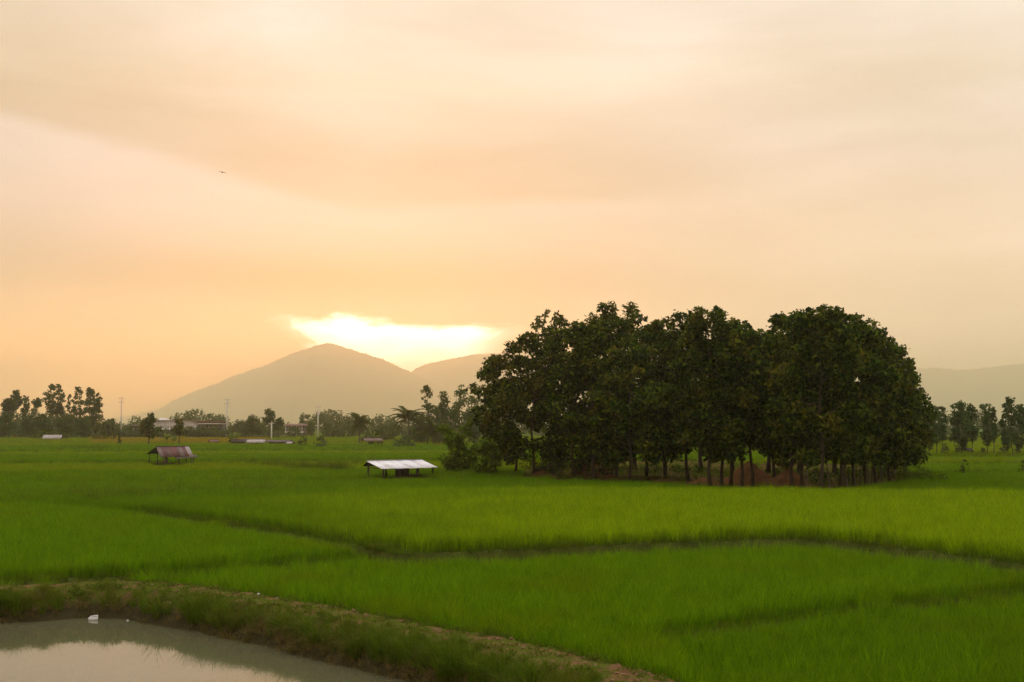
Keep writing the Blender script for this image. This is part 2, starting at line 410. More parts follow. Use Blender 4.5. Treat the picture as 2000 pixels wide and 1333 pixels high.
# near levee lines (for the gaps in the rice)
X270 = at(285, 1010, ZD - 0.2)[0]      # the levee between the two plots only begins here
gaps = [(gD[gD[:, 0] > X270 - 1.0], 0.75), (gA, 0.62), (gC, 0.55)] + [(g, 0.7 if i == 0 else (1.2 if i < 4 else 2.4)) for i, g in enumerate(far_lines)]
def ground_z(x, y, sdp=None):
    x = np.asarray(x, float); y = np.asarray(y, float)
    pid = plot_id(x, y)
    t_ = np.clip((x - X270 + 9.0) / 11.0, 0, 1)
    z = np.where(pid == 100, ZA + (ZD - ZA) * t_ * t_ * (3 - 2 * t_), plot_z(pid)) + 0.03 * wob(x, y, 1.7)
    if sdp is None: sdp = poly_sd(pond, x, y)
    d = sdp + 0.10 * wob(x, y, 0.9, 2.0)
    bank = np.where(d < 0, WZ + np.clip(d, -1.5, 0) * 0.7, WZ + 1.0 * np.clip(d / 1.0, 0, 1) ** 0.65)
    bank = bank + np.where((d > 0.1), 0.05 * wob(x, y, 0.35, 1.0), 0)
    w = np.clip((d - 2.4) / 0.6, 0, 1); w = w * w * (3 - 2 * w)
    z = np.where(d > 3.1, z, bank * (1 - w) + z * w)
    return z
def gz(x, y): return float(ground_z(np.array([x]), np.array([y]))[0])

grove_px = [(1015, 938), (1100, 946), (1240, 951), (1400, 964), (1600, 976), (1680, 962), (1790, 944), (1830, 930), (1700, 915), (1400, 905), (1150, 905), (1030, 915)]
grove_poly = np.array([at(px, py, 0.55) for px, py in grove_px])

# ------------------------------------------------------------------ ground sheet
def axis(parts):
    out = []
    for a, b, st in parts: out += list(np.arange(a, b, st))
    return np.array(out + [parts[-1][1]])
ax = axis([(-16000, -1000, 1000), (-1000, -200, 80), (-200, -60, 10), (-60, -27, 1.5), (-27, 12, 0.22), (12, 40, 0.6), (40, 80, 2.5), (80, 200, 12), (200, 1000, 80), (1000, 16000, 1000)])
ay = axis([(-300, 0, 60), (0, 24, 2.0), (24, 56, 0.22), (56, 80, 0.5), (80, 130, 1.2), (130, 320, 4), (320, 700, 20), (700, 2000, 100), (2000, 22000, 1000)])
gx, gy = np.meshgrid(ax, ay, indexing='xy')
sdp = poly_sd(pond, gx, gy)
gzv = ground_z(gx, gy, sdp)
far_flat = (gy > 560) | (np.abs(gx) > 300) | (gy < 5)
gzv[far_flat] = 0.35
ny, nx = gx.shape
I = np.arange(ny * nx).reshape(ny, nx)
quads = np.stack([I[:-1, :-1], I[:-1, 1:], I[1:, 1:], I[1:, :-1]], -1).reshape(-1, 4)
gme = mesh_np('ground', np.stack([gx, gy, gzv], -1).reshape(-1, 3), [quads], None, True)
def sstep(a, b, v): t = np.clip((v - a) / (b - a), 0, 1); return t * t * (3 - 2 * t)
bundm = 1 - sstep(2.5, 3.2, sdp)
grovem = 1 - sstep(-1.0, 3.0, poly_sd(grove_poly, gx, gy))
for nm, arr in (('bund', bundm), ('grove', grovem)):
    a = gme.attributes.new(nm, 'FLOAT', 'POINT'); a.data.foreach_set('value', arr.ravel().astype(np.float32))
m, nt = new_mat('field_ground')
geo = nt.nodes.new('ShaderNodeNewGeometry'); pos = geo.outputs['Position']
def attr(nm):
    n = nt.nodes.new('ShaderNodeAttribute'); n.attribute_name = nm
    return NV(nt, n.outputs['Fac'])
n1 = noise(nt, pos, 1.6, 6.0, 0.65); n2 = noise(nt, pos, 0.09, 4.0, 0.6); n3 = noise(nt, pos, 7.0, 5.0, 0.6)
mud = mixc(nt, n1.sm(0.35, 0.65), (0.05, 0.062, 0.012), (0.075, 0.085, 0.014))
farf = mixc(nt, n2.sm(0.35, 0.65), (0.055, 0.105, 0.010), (0.08, 0.13, 0.012))
sx = nt.nodes.new('ShaderNodeSeparateXYZ'); nt.links.new(pos, sx.inputs[0])
col = mixc(nt, NV(nt, sx.outputs[1]).sm(90.0, 200.0), mud, farf)
soilc = mixc(nt, n3.sm(0.3, 0.7), (0.20, 0.105, 0.05), (0.11, 0.065, 0.03))
weedc = (0.075, 0.09, 0.012)
bundc = mixc(nt, n1.sm(0.37, 0.56), soilc, weedc)
wet = (NV(nt, sx.outputs[2]) + (n1 - 0.5) * 0.25).sm(-0.25, 0.15)      # the foot of the bank is wet and dark
bundc = mixc(nt, wet, (0.05, 0.042, 0.018), bundc)
col = mixc(nt, attr('bund'), col, bundc)
grvc = mixc(nt, n1.sm(0.3, 0.7), (0.12, 0.062, 0.026), (0.05, 0.045, 0.014))
col = mixc(nt, attr('grove'), col, grvc)
p = nt.nodes.new('ShaderNodeBsdfPrincipled'); p.inputs['Roughness'].default_value = 1.0; p.inputs['Specular IOR Level'].default_value = 0.0
nt.links.new(col, p.inputs['Base Color'])
b = nt.nodes.new('ShaderNodeBump'); b.inputs['Strength'].default_value = 0.8; b.inputs['Distance'].default_value = 0.08
nt.links.new((n3 * 0.6 + n1).s, b.inputs['Height']); nt.links.new(b.outputs[0], p.inputs['Normal'])
o = nt.nodes.new('ShaderNodeOutputMaterial'); nt.links.new(p.outputs[0], o.inputs[0])
gme.materials.append(m)
tag(link('ground', gme), 'muddy paddy soil with low earth levees and a reddish pond bund', 'ground', kind='structure')

# ------------------------------------------------------------------ pond water
m, nt = new_mat('pond_water')
geo = nt.nodes.new('ShaderNodeNewGeometry')
mp = nt.nodes.new('ShaderNodeMapping'); mp.inputs['Scale'].default_value = (1.0, 0.45, 1.0); nt.links.new(geo.outputs['Position'], mp.inputs[0])
rip = noise(nt, mp.outputs[0], 2.2, 3.0, 0.5); rip2 = noise(nt, mp.outputs[0], 9.0, 2.0, 0.5)
mur = noise(nt, geo.outputs['Position'], 0.35, 3.0, 0.5)
p = nt.nodes.new('ShaderNodeBsdfPrincipled'); p.inputs['Roughness'].default_value = 0.035; p.inputs['IOR'].default_value = 1.38
nt.links.new(mixc(nt, mur, (0.10, 0.098, 0.048), (0.115, 0.11, 0.055)), p.inputs['Base Color'])
b = nt.nodes.new('ShaderNodeBump'); b.inputs['Strength'].default_value = 0.10; b.inputs['Distance'].default_value = 0.02
nt.links.new((rip + rip2 * 0.3).s, b.inputs['Height']); nt.links.new(b.outputs[0], p.inputs['Normal'])
o = nt.nodes.new('ShaderNodeOutputMaterial'); nt.links.new(p.outputs[0], o.inputs[0])
cen = pond.mean(0); big = cen + (pond - cen) * 1.04
bm = bmesh.new(); bm.faces.new([bm.verts.new((x, y, WZ)) for x, y in big]); bmesh.ops.triangulate(bm, faces=bm.faces[:])
bmesh.ops.recalc_face_normals(bm, faces=bm.faces[:])
for f in bm.faces:
    if f.normal.z < 0: f.normal_flip()
wme = bpy.data.meshes.new('pond_water'); bm.to_mesh(wme); bm.free(); wme.materials.append(m)
tag(link('pond_water', wme), 'still murky olive pond water mirroring the pale sky', 'water', kind='structure')

# ------------------------------------------------------------------ hills
def hill(name, px_pts, D, depth, label, seed, back=0.0, pivot=0.0):
    """a rounded ridge whose crest runs through the given directions at distance D; left of pivot it recedes"""
    pxs = np.array([p_[0] for p_ in px_pts], float); rows = np.array([p_[1] for p_ in px_pts], float)
    U = np.linspace(pxs[0], pxs[-1], 300); Vv = np.linspace(-1, 1, 61)
    r = np.random.default_rng(seed)
    rw = np.interp(U, pxs, rows); k = np.ones(7) / 7; rw = np.convolve(np.pad(rw, 3, mode='edge'), k, 'valid')
    DD = D + np.maximum(0, pivot - U) * back
    cx = np.array([xat(u, d) for u, d in zip(U, DD)]); cz = np.array([zat(v, d) for v, d in zip(rw, DD)])
    gv = Vv[:, None] + 0 * U[None, :]
    yy = DD[None, :] + gv * depth
    gu = cx[None, :] + 0 * gv
    z = cz[None, :] * np.cos(gv * math.pi / 2) ** 1.3
    z += (wob(gu, yy, 850, seed) * 60 + wob(gu, yy, 280, seed + 1) * 28) * np.minimum(1, cz[None, :] / 200) * np.clip(np.abs(gv) * 3, 0, 1) * np.cos(gv * math.pi / 2)
    z += (r.normal(0, 4.0, z.shape) + 5 * wob(gu, yy, 60, seed + 2)) * np.clip(cz[None, :] / 120, 0, 1)
    I = np.arange(z.size).reshape(z.shape)
    q = np.stack([I[:-1, :-1], I[:-1, 1:], I[1:, 1:], I[1:, :-1]], -1).reshape(-1, 4)
    me = mesh_np(name, np.stack([gu, yy, z - 1.0], -1).reshape(-1, 3), [q], M['forest'], True)
    return tag(link(name, me), label, 'hill', kind='structure')
HD = 11000.0
hill('hill', [(100, 828), (220, 822), (320, 806), (400, 762), (470, 735), (540, 708), (600, 683), (640, 671), (651, 672), (696, 687), (744, 701), (780, 718), (830, 742), (858, 757), (900, 778), (960, 810), (1010, 828)], HD, 2200, 'wooded hill falling to the right below the bright gap in the clouds', 3, 22.0, 640.0)
hill('hill', [(760, 829), (790, 735), (810, 720), (850, 708), (900, 697), (950, 690), (1050, 688), (1150, 690), (1300, 700), (1450, 716), (1600, 728), (1750, 722), (1820, 719), (1890, 724), (1950, 716), (2000, 712), (2200, 705), (2500, 760), (2700, 828)], HD + 1900, 1500, 'long hazy ridge rising from behind the grove to the edge of the valley', 5)

# ------------------------------------------------------------------ rice and grass
def blades(r, n, rad, h, w, bend, segs=3, hvar=0.25, flat=0.0):
    """n tapering bent blades rooted in a disc"""
    a = r.uniform(0, 2 * math.pi, n); q = rad * np.sqrt(r.uniform(0, 1, n))
    root = np.stack([q * np.cos(a), q * np.sin(a), np.zeros(n)], -1)
    da = a + r.normal(0, 0.9, n); dirv = np.stack([np.cos(da), np.sin(da), np.zeros(n)], -1)
    sa = r.uniform(0, 2 * math.pi, n); side = np.stack([np.cos(sa), np.sin(sa), np.zeros(n)], -1)
    H = h * (1 + r.uniform(-hvar, hvar, n)); Bd = bend * r.uniform(0.2, 1.6, n) * H
    V = []
    for k in range(segs + 1):
        t = k / segs
        c = root + dirv * (Bd * t ** 2.2)[:, None] + np.array([0, 0, 1.0]) * (H * (t - flat * t ** 3))[:, None]
        ww = w * (1 - t) ** 0.6 * (0.75 + 0.5 * r.uniform(0, 1, n)) if k < segs else np.zeros(n)
        if k < segs:
            V.append(c - side * (ww / 2)[:, None]); V.append(c + side * (ww / 2)[:, None])
        else: V.append(c)
    per = 2 * segs + 1
    V = np.stack(V, 1).reshape(-1, 3); b0 = np.arange(n)[:, None] * per
    q4 = np.concatenate([b0 + np.array([[2 * k, 2 * k + 1, 2 * k + 3, 2 * k + 2]]) for k in range(segs - 1)]) if segs > 1 else np.zeros((0, 4), int)
    t3 = b0 + np.array([[2 * segs - 2, 2 * segs - 1, 2 * segs]])
    return V, [t3, q4]
def clump_set(key, mat, n_var, *args, **kw):
    out = []
    for i in range(n_var):
        V, F = blades(np.random.default_rng(hash(key) % 1000 + i if False else 11 + i * 7 + len(key)), *args, **kw)
        out.append(bpy.data.objects.new('tuft_shape', mesh_np('tuft_shape', V, F, mat)))
    return out
def scatter(name, pts, scl, clumps, label, cat, tilt=0.12, group=None):
    me = bpy.data.meshes.new(name)
    me.vertices.add(len(pts)); me.vertices.foreach_set('co', np.asarray(pts, np.float32).ravel())
    a = me.attributes.new('scl', 'FLOAT', 'POINT'); a.data.foreach_set('value', np.asarray(scl, np.float32))
    o = link(name, me)
    g = bpy.data.node_groups.new(name + '_scatter', 'GeometryNodeTree')
    g.interface.new_socket('Geometry', in_out='INPUT', socket_type='NodeSocketGeometry')
    g.interface.new_socket('Geometry', in_out='OUTPUT', socket_type='NodeSocketGeometry')
    N, L = g.nodes, g.links
    gi = N.new('NodeGroupInput'); go = N.new('NodeGroupOutput'); ip = N.new('GeometryNodeInstanceOnPoints')
    jn = N.new('GeometryNodeJoinGeometry')
    for c in clumps:
        oi = N.new('GeometryNodeObjectInfo'); oi.inputs['Object'].default_value = c
        g2i = N.new('GeometryNodeGeometryToInstance')
        L.new(oi.outputs['Geometry'], g2i.inputs[0]); L.new(g2i.outputs[0], jn.inputs[0])
    rv = N.new('FunctionNodeRandomValue'); rv.data_type = 'FLOAT_VECTOR'
    rv.inputs[0].default_value = (-tilt, -tilt, 0); rv.inputs[1].default_value = (tilt, tilt, 6.283)
    ri = N.new('FunctionNodeRandomValue'); ri.data_type = 'INT'
    ri.inputs[4].default_value = 0; ri.inputs[5].default_value = len(clumps) - 1
    na = N.new('GeometryNodeInputNamedAttribute'); na.data_type = 'FLOAT'; na.inputs[0].default_value = 'scl'
    L.new(gi.outputs[0], ip.inputs['Points']); L.new(jn.outputs[0], ip.inputs['Instance'])
    ip.inputs['Pick Instance'].default_value = True
    L.new(ri.outputs[2], ip.inputs['Instance Index']); L.new(rv.outputs[0], ip.inputs['Rotation']); L.new(na.outputs[0], ip.inputs['Scale'])
    L.new(ip.outputs[0], go.inputs[0])
    md = o.modifiers.new('scatter', 'NODES'); md.node_group = g
    return tag(o, label, cat, group, 'stuff')

def jgrid(y0, y1, sp, seed, slope=0.50, margin=5.0):
    r = np.random.default_rng(seed)
    W = slope * y1 + margin
    xs = np.arange(-W, W, sp); ys = np.arange(y0, y1, sp)
    x, y = np.meshgrid(xs, ys); x = x.ravel() + r.uniform(-.5, .5, x.size) * sp; y = y.ravel() + r.uniform(-.5, .5, y.size) * sp
    k = np.abs(x) < slope * y + margin
    return x[k], y[k]
keep_out = []           # (x, y, radius) of huts, trees and the like
def rice_ok(x, y, pad=0.0):
    ok = poly_sd(pond, x, y) + 0.15 * wob(x, y, 0.8, 4.0) > 2.95
    for g, w in gaps:
        lo, hi = g[:, 0].min() - 2, g[:, 0].max() + 2
        near = (x > lo) & (x < hi)
        d = np.full(x.shape, 99.0)
        if near.any(): d[near] = line_d(g, x[near], y[near])
        ok &= d > w * (1 + 0.25 * wob(x, y, 2.0, 1.0)) + pad
    ok &= poly_sd(grove_poly, x, y) > 0.3
    for cx, cy_, rr in keep_out: ok &= (x - cx) ** 2 + (y - cy_) ** 2 > rr * rr
    return ok
H_RED = (*at(333, 914, 0.42),); H_WHITE = (*at(786, 940, 0.42),)
keep_out += [(H_RED[0], H_RED[1], 3.4), (H_RED[0] + 0.6, H_RED[1] - 5, 3.2), (H_WHITE[0], H_WHITE[1], 3.2), (H_WHITE[0] + 0.5, H_WHITE[1] - 4.5, 3.8), (H_WHITE[0] - 2.0, H_WHITE[1] - 4.0, 3.0), (H_WHITE[0] + 3.0, H_WHITE[1] - 4.0, 2.6)]

x1, y1 = jgrid(24, 105, 0.33, 1); x2, y2 = jgrid(105, 215, 0.62, 2); x3, y3 = jgrid(215, 520, 1.75, 3)
RP = {}
for lod, (x, y) in enumerate(((x1, y1), (x2, y2), (x3, y3))):
    ok = rice_ok(x, y); x, y = x[ok], y[ok]
    pid = plot_id(x, y); z = ground_z(x, y)
    for k in np.unique(pid):
        s = pid == k
        if k == 108:                                        # only the stretch before the long building is ripe
            ripe = (x / y > -0.37) & (x / y < -0.215)
            RP.setdefault(208, []).append((lod, np.stack([x[s & ripe], y[s & ripe], z[s & ripe]], -1))); s = s & ~ripe
        RP.setdefault(int(k), []).append((lod, np.stack([x[s], y[s], z[s]], -1)))
plot_info = {
    0: ('rice', 'broad green rice plot in front, bordering the pond bund'),
    1: ('rice_deep', 'green rice plot in the lower corner beyond the diagonal levee'),
    2: ('rice', 'green rice plot behind the pond, narrowing to a point'),
    100: ('rice_gold', 'yellow-green rice plot crossing the view in front of the grove'),
    101: ('rice_deep', 'dark green rice strip running up to the front of the grove'),
    102: ('rice_deep', 'rice strip around the white-roofed shelter'),
    103: ('rice_light', 'rice strip just behind the white-roofed shelter'),
    104: ('rice_deep', 'rice strip around the red-roofed hut'),
    105: ('rice_light', 'light green rice strip behind the red-roofed hut'),
    106: ('rice_deep', 'distant green rice strip in front of the low sheds'),
    107: ('rice_light', 'distant rice strip beside the low sheds'),
    108: ('rice_light', 'thin light green rice strip before the far tree line'),
    208: ('rice_yellow', 'short yellow ripening rice strip before the long pale building'),
    112: ('rice', 'green rice field to the side of the grove, around the lone dark bush'),
    113: ('rice_light', 'light rice strip behind the lone dark bush'),
    114: ('rice', 'rice strip in front of the row of slender trees'),
    115: ('rice_light', 'bright rice strip at the foot of the row of slender trees'),
}
LOD = [(6, 44, 0.22, 0.66, 0.019, 0.32), (4, 60, 0.42, 0.60, 0.030, 0.30), (3, 80, 1.15, 0.55, 0.075, 0.25)]
csets = {}
for k, lst in sorted(RP.items()):
    matk, label = plot_info.get(k, ('rice', 'distant green rice strip'))
    for lod, P in lst:
        if len(P) < 30: continue
        ck = (matk, lod)
        if ck not in csets: csets[ck] = clump_set('r%d' % lod, M[matk], *LOD[lod])
        patch = 1 + 0.10 * wob(P[:, 0], P[:, 1], 6.0, 3.0) + 0.06 * wob(P[:, 0], P[:, 1], 2.0, 5.0)
        patch = patch * (1.12 if matk == 'rice_gold' else 1.0)
        lab = label if lod == lst[0][0] else label + (', nearer part' if lod == 0 else ', farther part')
        scatter('rice', P, patch * rng.uniform(0.74, 1.16, len(P)) * np.where(rng.uniform(0, 1, len(P)) < 0.07, 1.25, 1.0), csets[ck], lab, 'rice')

# grass on the levees, on the bund and down the pond bank
gset = clump_set('g', M['grass'], 4, 34, 0.12, 0.34, 0.011, 0.5, segs=3, hvar=0.5, flat=0.15)
tset = clump_set('tall', M['grass'], 4, 54, 0.17, 0.74, 0.012, 0.6, segs=4, hvar=0.5, flat=0.25)
dset = clump_set('dry', M['dry'], 4, 40, 0.14, 0.42, 0.012, 0.9, segs=4, hvar=0.5, flat=0.8)
wset = clump_set('weeds', M['weed'], 3, 26, 0.16, 0.10, 0.03, 1.0, segs=2, hvar=0.6, flat=0.4)
r = np.random.default_rng(21)
P, S = [], []
for hx, hy in (H_RED, H_WHITE):                             # trodden short grass around the two shelters
    x = hx + r.uniform(-6, 6, 900); y = hy + r.uniform(-8.5, 4, 900)
    P.append(np.stack([x, y, ground_z(x, y)], -1)); S.append(r.uniform(0.5, 0.95, 900))
for gi_, (g, w) in enumerate(gaps):
    seglen = np.hypot(*np.diff(g, axis=0).T); tot = seglen.sum(); s = np.concatenate([[0], np.cumsum(seglen)])
    dens = 20.0 if gi_ < 3 else (5.0 if gi_ == 3 else 4.0)
    n = int(tot * dens * (1 if gi_ < 4 else 0.7)); u = r.uniform(0, tot, n)
    x = np.interp(u, s, g[:, 0]) + r.normal(0, w * 0.45, n); y = np.interp(u, s, g[:, 1]) + r.normal(0, w * 0.5, n)
    k = (np.abs(x) < 0.5 * y + 5) & (poly_sd(pond, x, y) > 3.0) & (poly_sd(grove_poly, x, y) > -0.5)
    x, y = x[k], y[k]
    P.append(np.stack([x, y, ground_z(x, y)], -1)); S.append(r.uniform(0.55, 1.15, len(x)) * (1.0 if gi_ < 4 else 1.7))
scatter('levee_grass', np.vstack(P), np.concatenate(S), gset, 'short grass growing along the low levees between the rice plots', 'grass', 0.2)
def bank_pts(n, d0, d1, fn, seed):
    r = np.random.default_rng(seed)
    x = r.uniform(-34, 12, n); y = r.uniform(20, 50, n); d = poly_sd(pond, x, y)
    px, py = proj(x, y, 0.0)
    k = (d > d0) & (d < d1) & (r.uniform(0, 1, n) < fn(px, d))
    x, y = x[k], y[k]
    return np.stack([x, y, ground_z(x, y)], -1), r
sst = lambda a, b, v: np.clip((v - a) / (b - a), 0, 1)
ftall = lambda px, d: np.clip(sst(330, 400, px) * 0.9 + (1 - sst(75, 125, px)) * 0.75 + 0.26, 0, 1) * (1 - sst(0.85, 1.25, d))
P, r = bank_pts(52000, 0.12, 1.15, ftall, 31)
scatter('bank_grass', P, r.uniform(0.75, 1.25, len(P)) * np.clip((0.54 - P[:, 2]) / 0.80, 0.3, 1.15) * np.clip(1 + 0.5 * wob(P[:, 0], P[:, 1], 0.7, 3.0), 0.55, 1.4), tset, 'tall green grass hanging over the pond bank', 'grass', 0.35)
P, r = bank_pts(60000, -0.06, 0.66, lambda px, d: np.clip(0.3 + sst(330, 480, px) * 0.7, 0, 1) * (1 - sst(0.4, 0.66, d)), 32)
scatter('dry_grass', P, r.uniform(0.55, 1.1, len(P)), dset, 'dry brown grass drooping over the waterline of the pond', 'grass', 0.6)
P, r = bank_pts(44000, 0.5, 3.0, lambda px, d: 0.55 * (1 - 0.55 * ((d > 1.3) & (d < 2.3))) * (0.35 + 0.65 * (wob(px / 60.0, d * 3, 1.0) > -0.15)), 33)
scatter('bund_weeds', P, r.uniform(0.5, 1.3, len(P)), wset, 'low weeds creeping over the earthen bund path', 'weeds', 0.4)
P, r = bank_pts(16000, 0.3, 3.1, lambda px, d: 0.40 * (sst(2.1, 2.6, d) + (d < 1.2) * 0.6), 34)
scatter('bund_grass', P, r.uniform(0.4, 1.0, len(P)), gset, 'short grass tufts along both edges of the bund path', 'grass', 0.3)
r = np.random.default_rng(36); lo, hi = grove_poly.min(0), grove_poly.max(0)
x = r.uniform(lo[0], hi[0], 5200); y = r.uniform(lo[1], hi[1], 5200)
k = (poly_sd(grove_poly, x, y) < 0.5) & (wob(x, y, 5.0, 2.0) > -0.25); x, y = x[k], y[k]
scatter('grove_grass', np.stack([x, y, ground_z(x, y)], -1), r.uniform(0.5, 1.7, len(x)), gset, 'patchy shaded grass on the earth floor of the grove', 'grass', 0.3)
# weedy tussocks between the two shelters
r = np.random.default_rng(41); P, S = [], []
for px, py, n, sp in ((545, 918, 26, 1.6), (600, 924, 20, 1.4), (635, 924, 40, 1.3), (662, 926, 26, 0.9), (690, 915, 12, 1.5), (480, 914, 14, 2.0), (170, 884, 30, 4.0), (150, 985, 22, 3.2), (320, 980, 26, 2.5), (500, 978, 26, 3.0), (900, 930, 22, 2.0)):
    x0, y0 = at(px, py, 0.42)
    x = x0 + r.normal(0, sp, n); y = y0 + r.normal(0, sp * 0.6, n)
    P.append(np.stack([x, y, ground_z(x, y)], -1)); S.append(r.uniform(1.3, 2.4, n))
scatter('tussock_grass', np.vstack(P), np.concatenate(S), tset, 'rough grass tussocks standing above the rice between the two shelters', 'grass', 0.3)
# crumbled clods on the bund path
r = np.random.default_rng(51); x = r.uniform(-30, 12, 6000); y = r.uniform(20, 50, 6000); d = poly_sd(pond, x, y)
k = (d > 1.0) & (d < 2.4) & (wob(x, y, 1.3, 6.0) > 0.0); x, y = x[k], y[k]
mb = MB()
for X0, Y0, Z0 in zip(x, y, ground_z(x, y)):
    s = r.uniform(0.012, 0.05); q = r.normal(0, 1, (8, 3)) * 0.25 + np.array([(a, b_, c) for a in (-1, 1) for b_ in (-1, 1) for c in (-1, 1)])
    mb.add(q * s * [1, 1, 0.6] + [X0, Y0, Z0 + s * 0.2], f4=[(0, 1, 3, 2), (4, 6, 7, 5), (0, 4, 5, 1), (2, 3, 7, 6), (0, 2, 6, 4), (1, 5, 7, 3)])
tag(mb.build('earth_clods', M['clod']), 'crumbled reddish clods strewn along the bund path', 'clods', kind='stuff')

# ------------------------------------------------------------------ foliage
def leaves(r, cen, out, L, W, droop=0.25, fold=0.25):
    n = len(cen)
    d = r.normal(0, 1, (n, 3)) * 0.8 + out * 0.8; d[:, 2] -= droop
    d /= np.linalg.norm(d, axis=1, keepdims=True)
    nn = r.normal(0, 0.7, (n, 3)) + out * 0.5 + np.array([0, 0, 0.9])
    s = np.cross(d, nn); s /= np.linalg.norm(s, axis=1, keepdims=True) + 1e-9
    up = np.cross(s, d)
    l = (L * r.uniform(0.65, 1.3, n))[:, None]; w = (W * r.uniform(0.7, 1.25, n))[:, None]
    V = np.stack([cen - d * l * .5, cen + s * w * .5 + up * w * fold + d * l * 0.05, cen + d * l * .5, cen - s * w * .5 + up * w * fold + d * l * 0.05], 1).reshape(-1, 3)
    b0 = np.arange(n)[:, None] * 4
    return V, np.concatenate([b0 + [[0, 1, 2]], b0 + [[0, 2, 3]]])
def leaf_blobs(r, B, R, per_m2, L, W, squash=0.75, droop=0.25, shell=0.3):
    """leaves spread through ball-shaped clumps centred on B with radii R"""
    V, F, n0 = [], [], 0
    for c, rad in zip(B, R):
        n = max(6, int(per_m2 * 4 * math.pi * rad * rad))
        u = r.normal(0, 1, (n, 3)); u /= np.linalg.norm(u, axis=1, keepdims=True)
        q = rad * (shell + (1 - shell) * r.uniform(0, 1, n) ** 0.5) * r.uniform(0.75, 1.4, n)
        p_ = c + u * q[:, None] * np.array([1, 1, squash])
        v, f = leaves(r, p_, u, L, W, droop)
        V.append(v); F.append(f + n0); n0 += len(v)
    return np.vstack(V), np.vstack(F)
def limb_path(r, a, b_, n=5, sag=0.12):
    t = np.linspace(0, 1, n)[:, None]
    p_ = np.asarray(a) * (1 - t) + np.asarray(b_) * t
    ln = np.linalg.norm(np.asarray(b_) - a)
    p_[1:-1] += r.normal(0, 0.05 * ln, (n - 2, 3))
    p_[:, 2] -= (np.sin(t[:, 0] * math.pi) * sag * ln)
    return p_
def tree(name, loc, H, z0, rad, seed, label, leafm='teak', barkm='bark', L=0.5, W=0.32, per=9.0, nb=46, br=(0.9, 1.5), tr=0.2, limbs=12, shape='round', group=None, cat='tree', lean=0.0, skirt=0.0, gap=0.0):
    r = np.random.default_rng(seed)
    root = empty(name, loc)
    tag(root, label, cat, group)
    lx, ly = lean * H * 0.5, r.normal(0, 0.02) * H
    def axis_at(z): t = z / H; return np.array([lx * t * t + 0.15 * math.sin(z * 0.9 + seed), ly * t + 0.12 * math.cos(z * 0.8 + seed), z])
    # crown: clump centres between z0 and H inside a rounded outline
    B, R = [], []
    while len(B) < nb:
        t = r.uniform(0, 1) ** 0.85
        if shape == 'round': w = (math.sin((t * 0.76 + 0.16) * math.pi)) ** 0.6
        elif shape == 'tall': w = 0.45 + 0.55 * math.sin(t * math.pi) ** 0.7 if t > 0.12 else 0.6
        elif shape == 'column': w = 0.75 + 0.3 * math.sin(t * 9 + seed)
        else: w = 1 - 0.75 * t
        if skirt and t < 0.35: w = max(w, skirt)
        b_ = r.uniform(*br) * (1 - 0.35 * t)
        a = r.uniform(0, 2 * math.pi); q = (rad * w - b_ * 0.6) * r.uniform(0.25, 1.0) ** 0.5
        q = max(q, 0.0) * r.uniform(0.85, 1.12)
        z = z0 + b_ * 0.6 + (H - z0 - b_ * 1.25) * t
        c = axis_at(z) + np.array([q * math.cos(a), q * math.sin(a), r.normal(0, 0.15)])
        if gap and np.sin(c[0] * 2.3 + seed) * np.cos(c[2] * 1.9 + seed) > 1 - gap: continue
        B.append(c); R.append(b_)
    B = np.array(B); R = np.array(R)
    V, F = leaf_blobs(r, B, R, per, L, W)
    # sprigs that break the outline
    k = r.integers(0, len(B), nb); du = r.normal(0, 1, (nb, 3)); du /= np.linalg.norm(du, axis=1, keepdims=True); sp = B[k] + du * (R[k] * 1.08)[:, None] * [1, 1, 0.85]
    v2, f2 = leaf_blobs(r, sp, r.uniform(0.3, 0.6, nb) * br[0], per * 1.2, L * 0.9, W * 0.9)
    F = np.vstack([F, f2 + len(V)]); V = np.vstack([V, v2])
    V[:, 2] = np.maximum(V[:, 2], 0.05)
    link('crown', mesh_np('crown', V, [F], M[leafm]), root)
    mb = MB()
    zz = np.linspace(0, H * 0.86, 9)
    pts = np.array([axis_at(z) for z in zz]); pts[:, :2] -= pts[0, :2]
    rads = tr * (1 - 0.85 * (zz / (H * 0.86)) ** 0.9); rads[0] *= 1.35; pts[0, 2] = -0.25
    mb.tube(pts, rads, 8)
    order = np.argsort(-np.hypot(B[:, 0], B[:, 1]) + r.uniform(0, rad, len(B)))[:limbs]
    for i in order:
        bz = max(z0 * 0.75, min(H * 0.8, B[i, 2] - 0.5 * np.hypot(B[i, 0], B[i, 1]) - 0.3)); bz = max(bz, min(0.6, z0 * 0.5 + 0.2))
        a = axis_at(bz); a[:2] -= axis_at(0)[:2]
        r0 = tr * (1 - 0.8 * bz / H) * 0.55
        mb.tube(limb_path(r, a, B[i]), np.linspace(r0, max(0.012, r0 * 0.2), 5), 5)
    mb.build('trunk', M[barkm], root, True)
    return root
def gpos(px, py): 
    x, y = at(px, py, 0.55); return (x, y, gz(x, y))

ORD = ['first', 'second', 'third', 'fourth', 'fifth', 'sixth', 'seventh', 'eighth', 'ninth', 'tenth', 'eleventh', 'twelfth', 'thirteenth', 'fourteenth', 'fifteenth', 'sixteenth', 'seventeenth', 'eighteenth', 'nineteenth', 'twentieth', 'twenty-first', 'twenty-second', 'twenty-third', 'twenty-fourth', 'twenty-fifth']
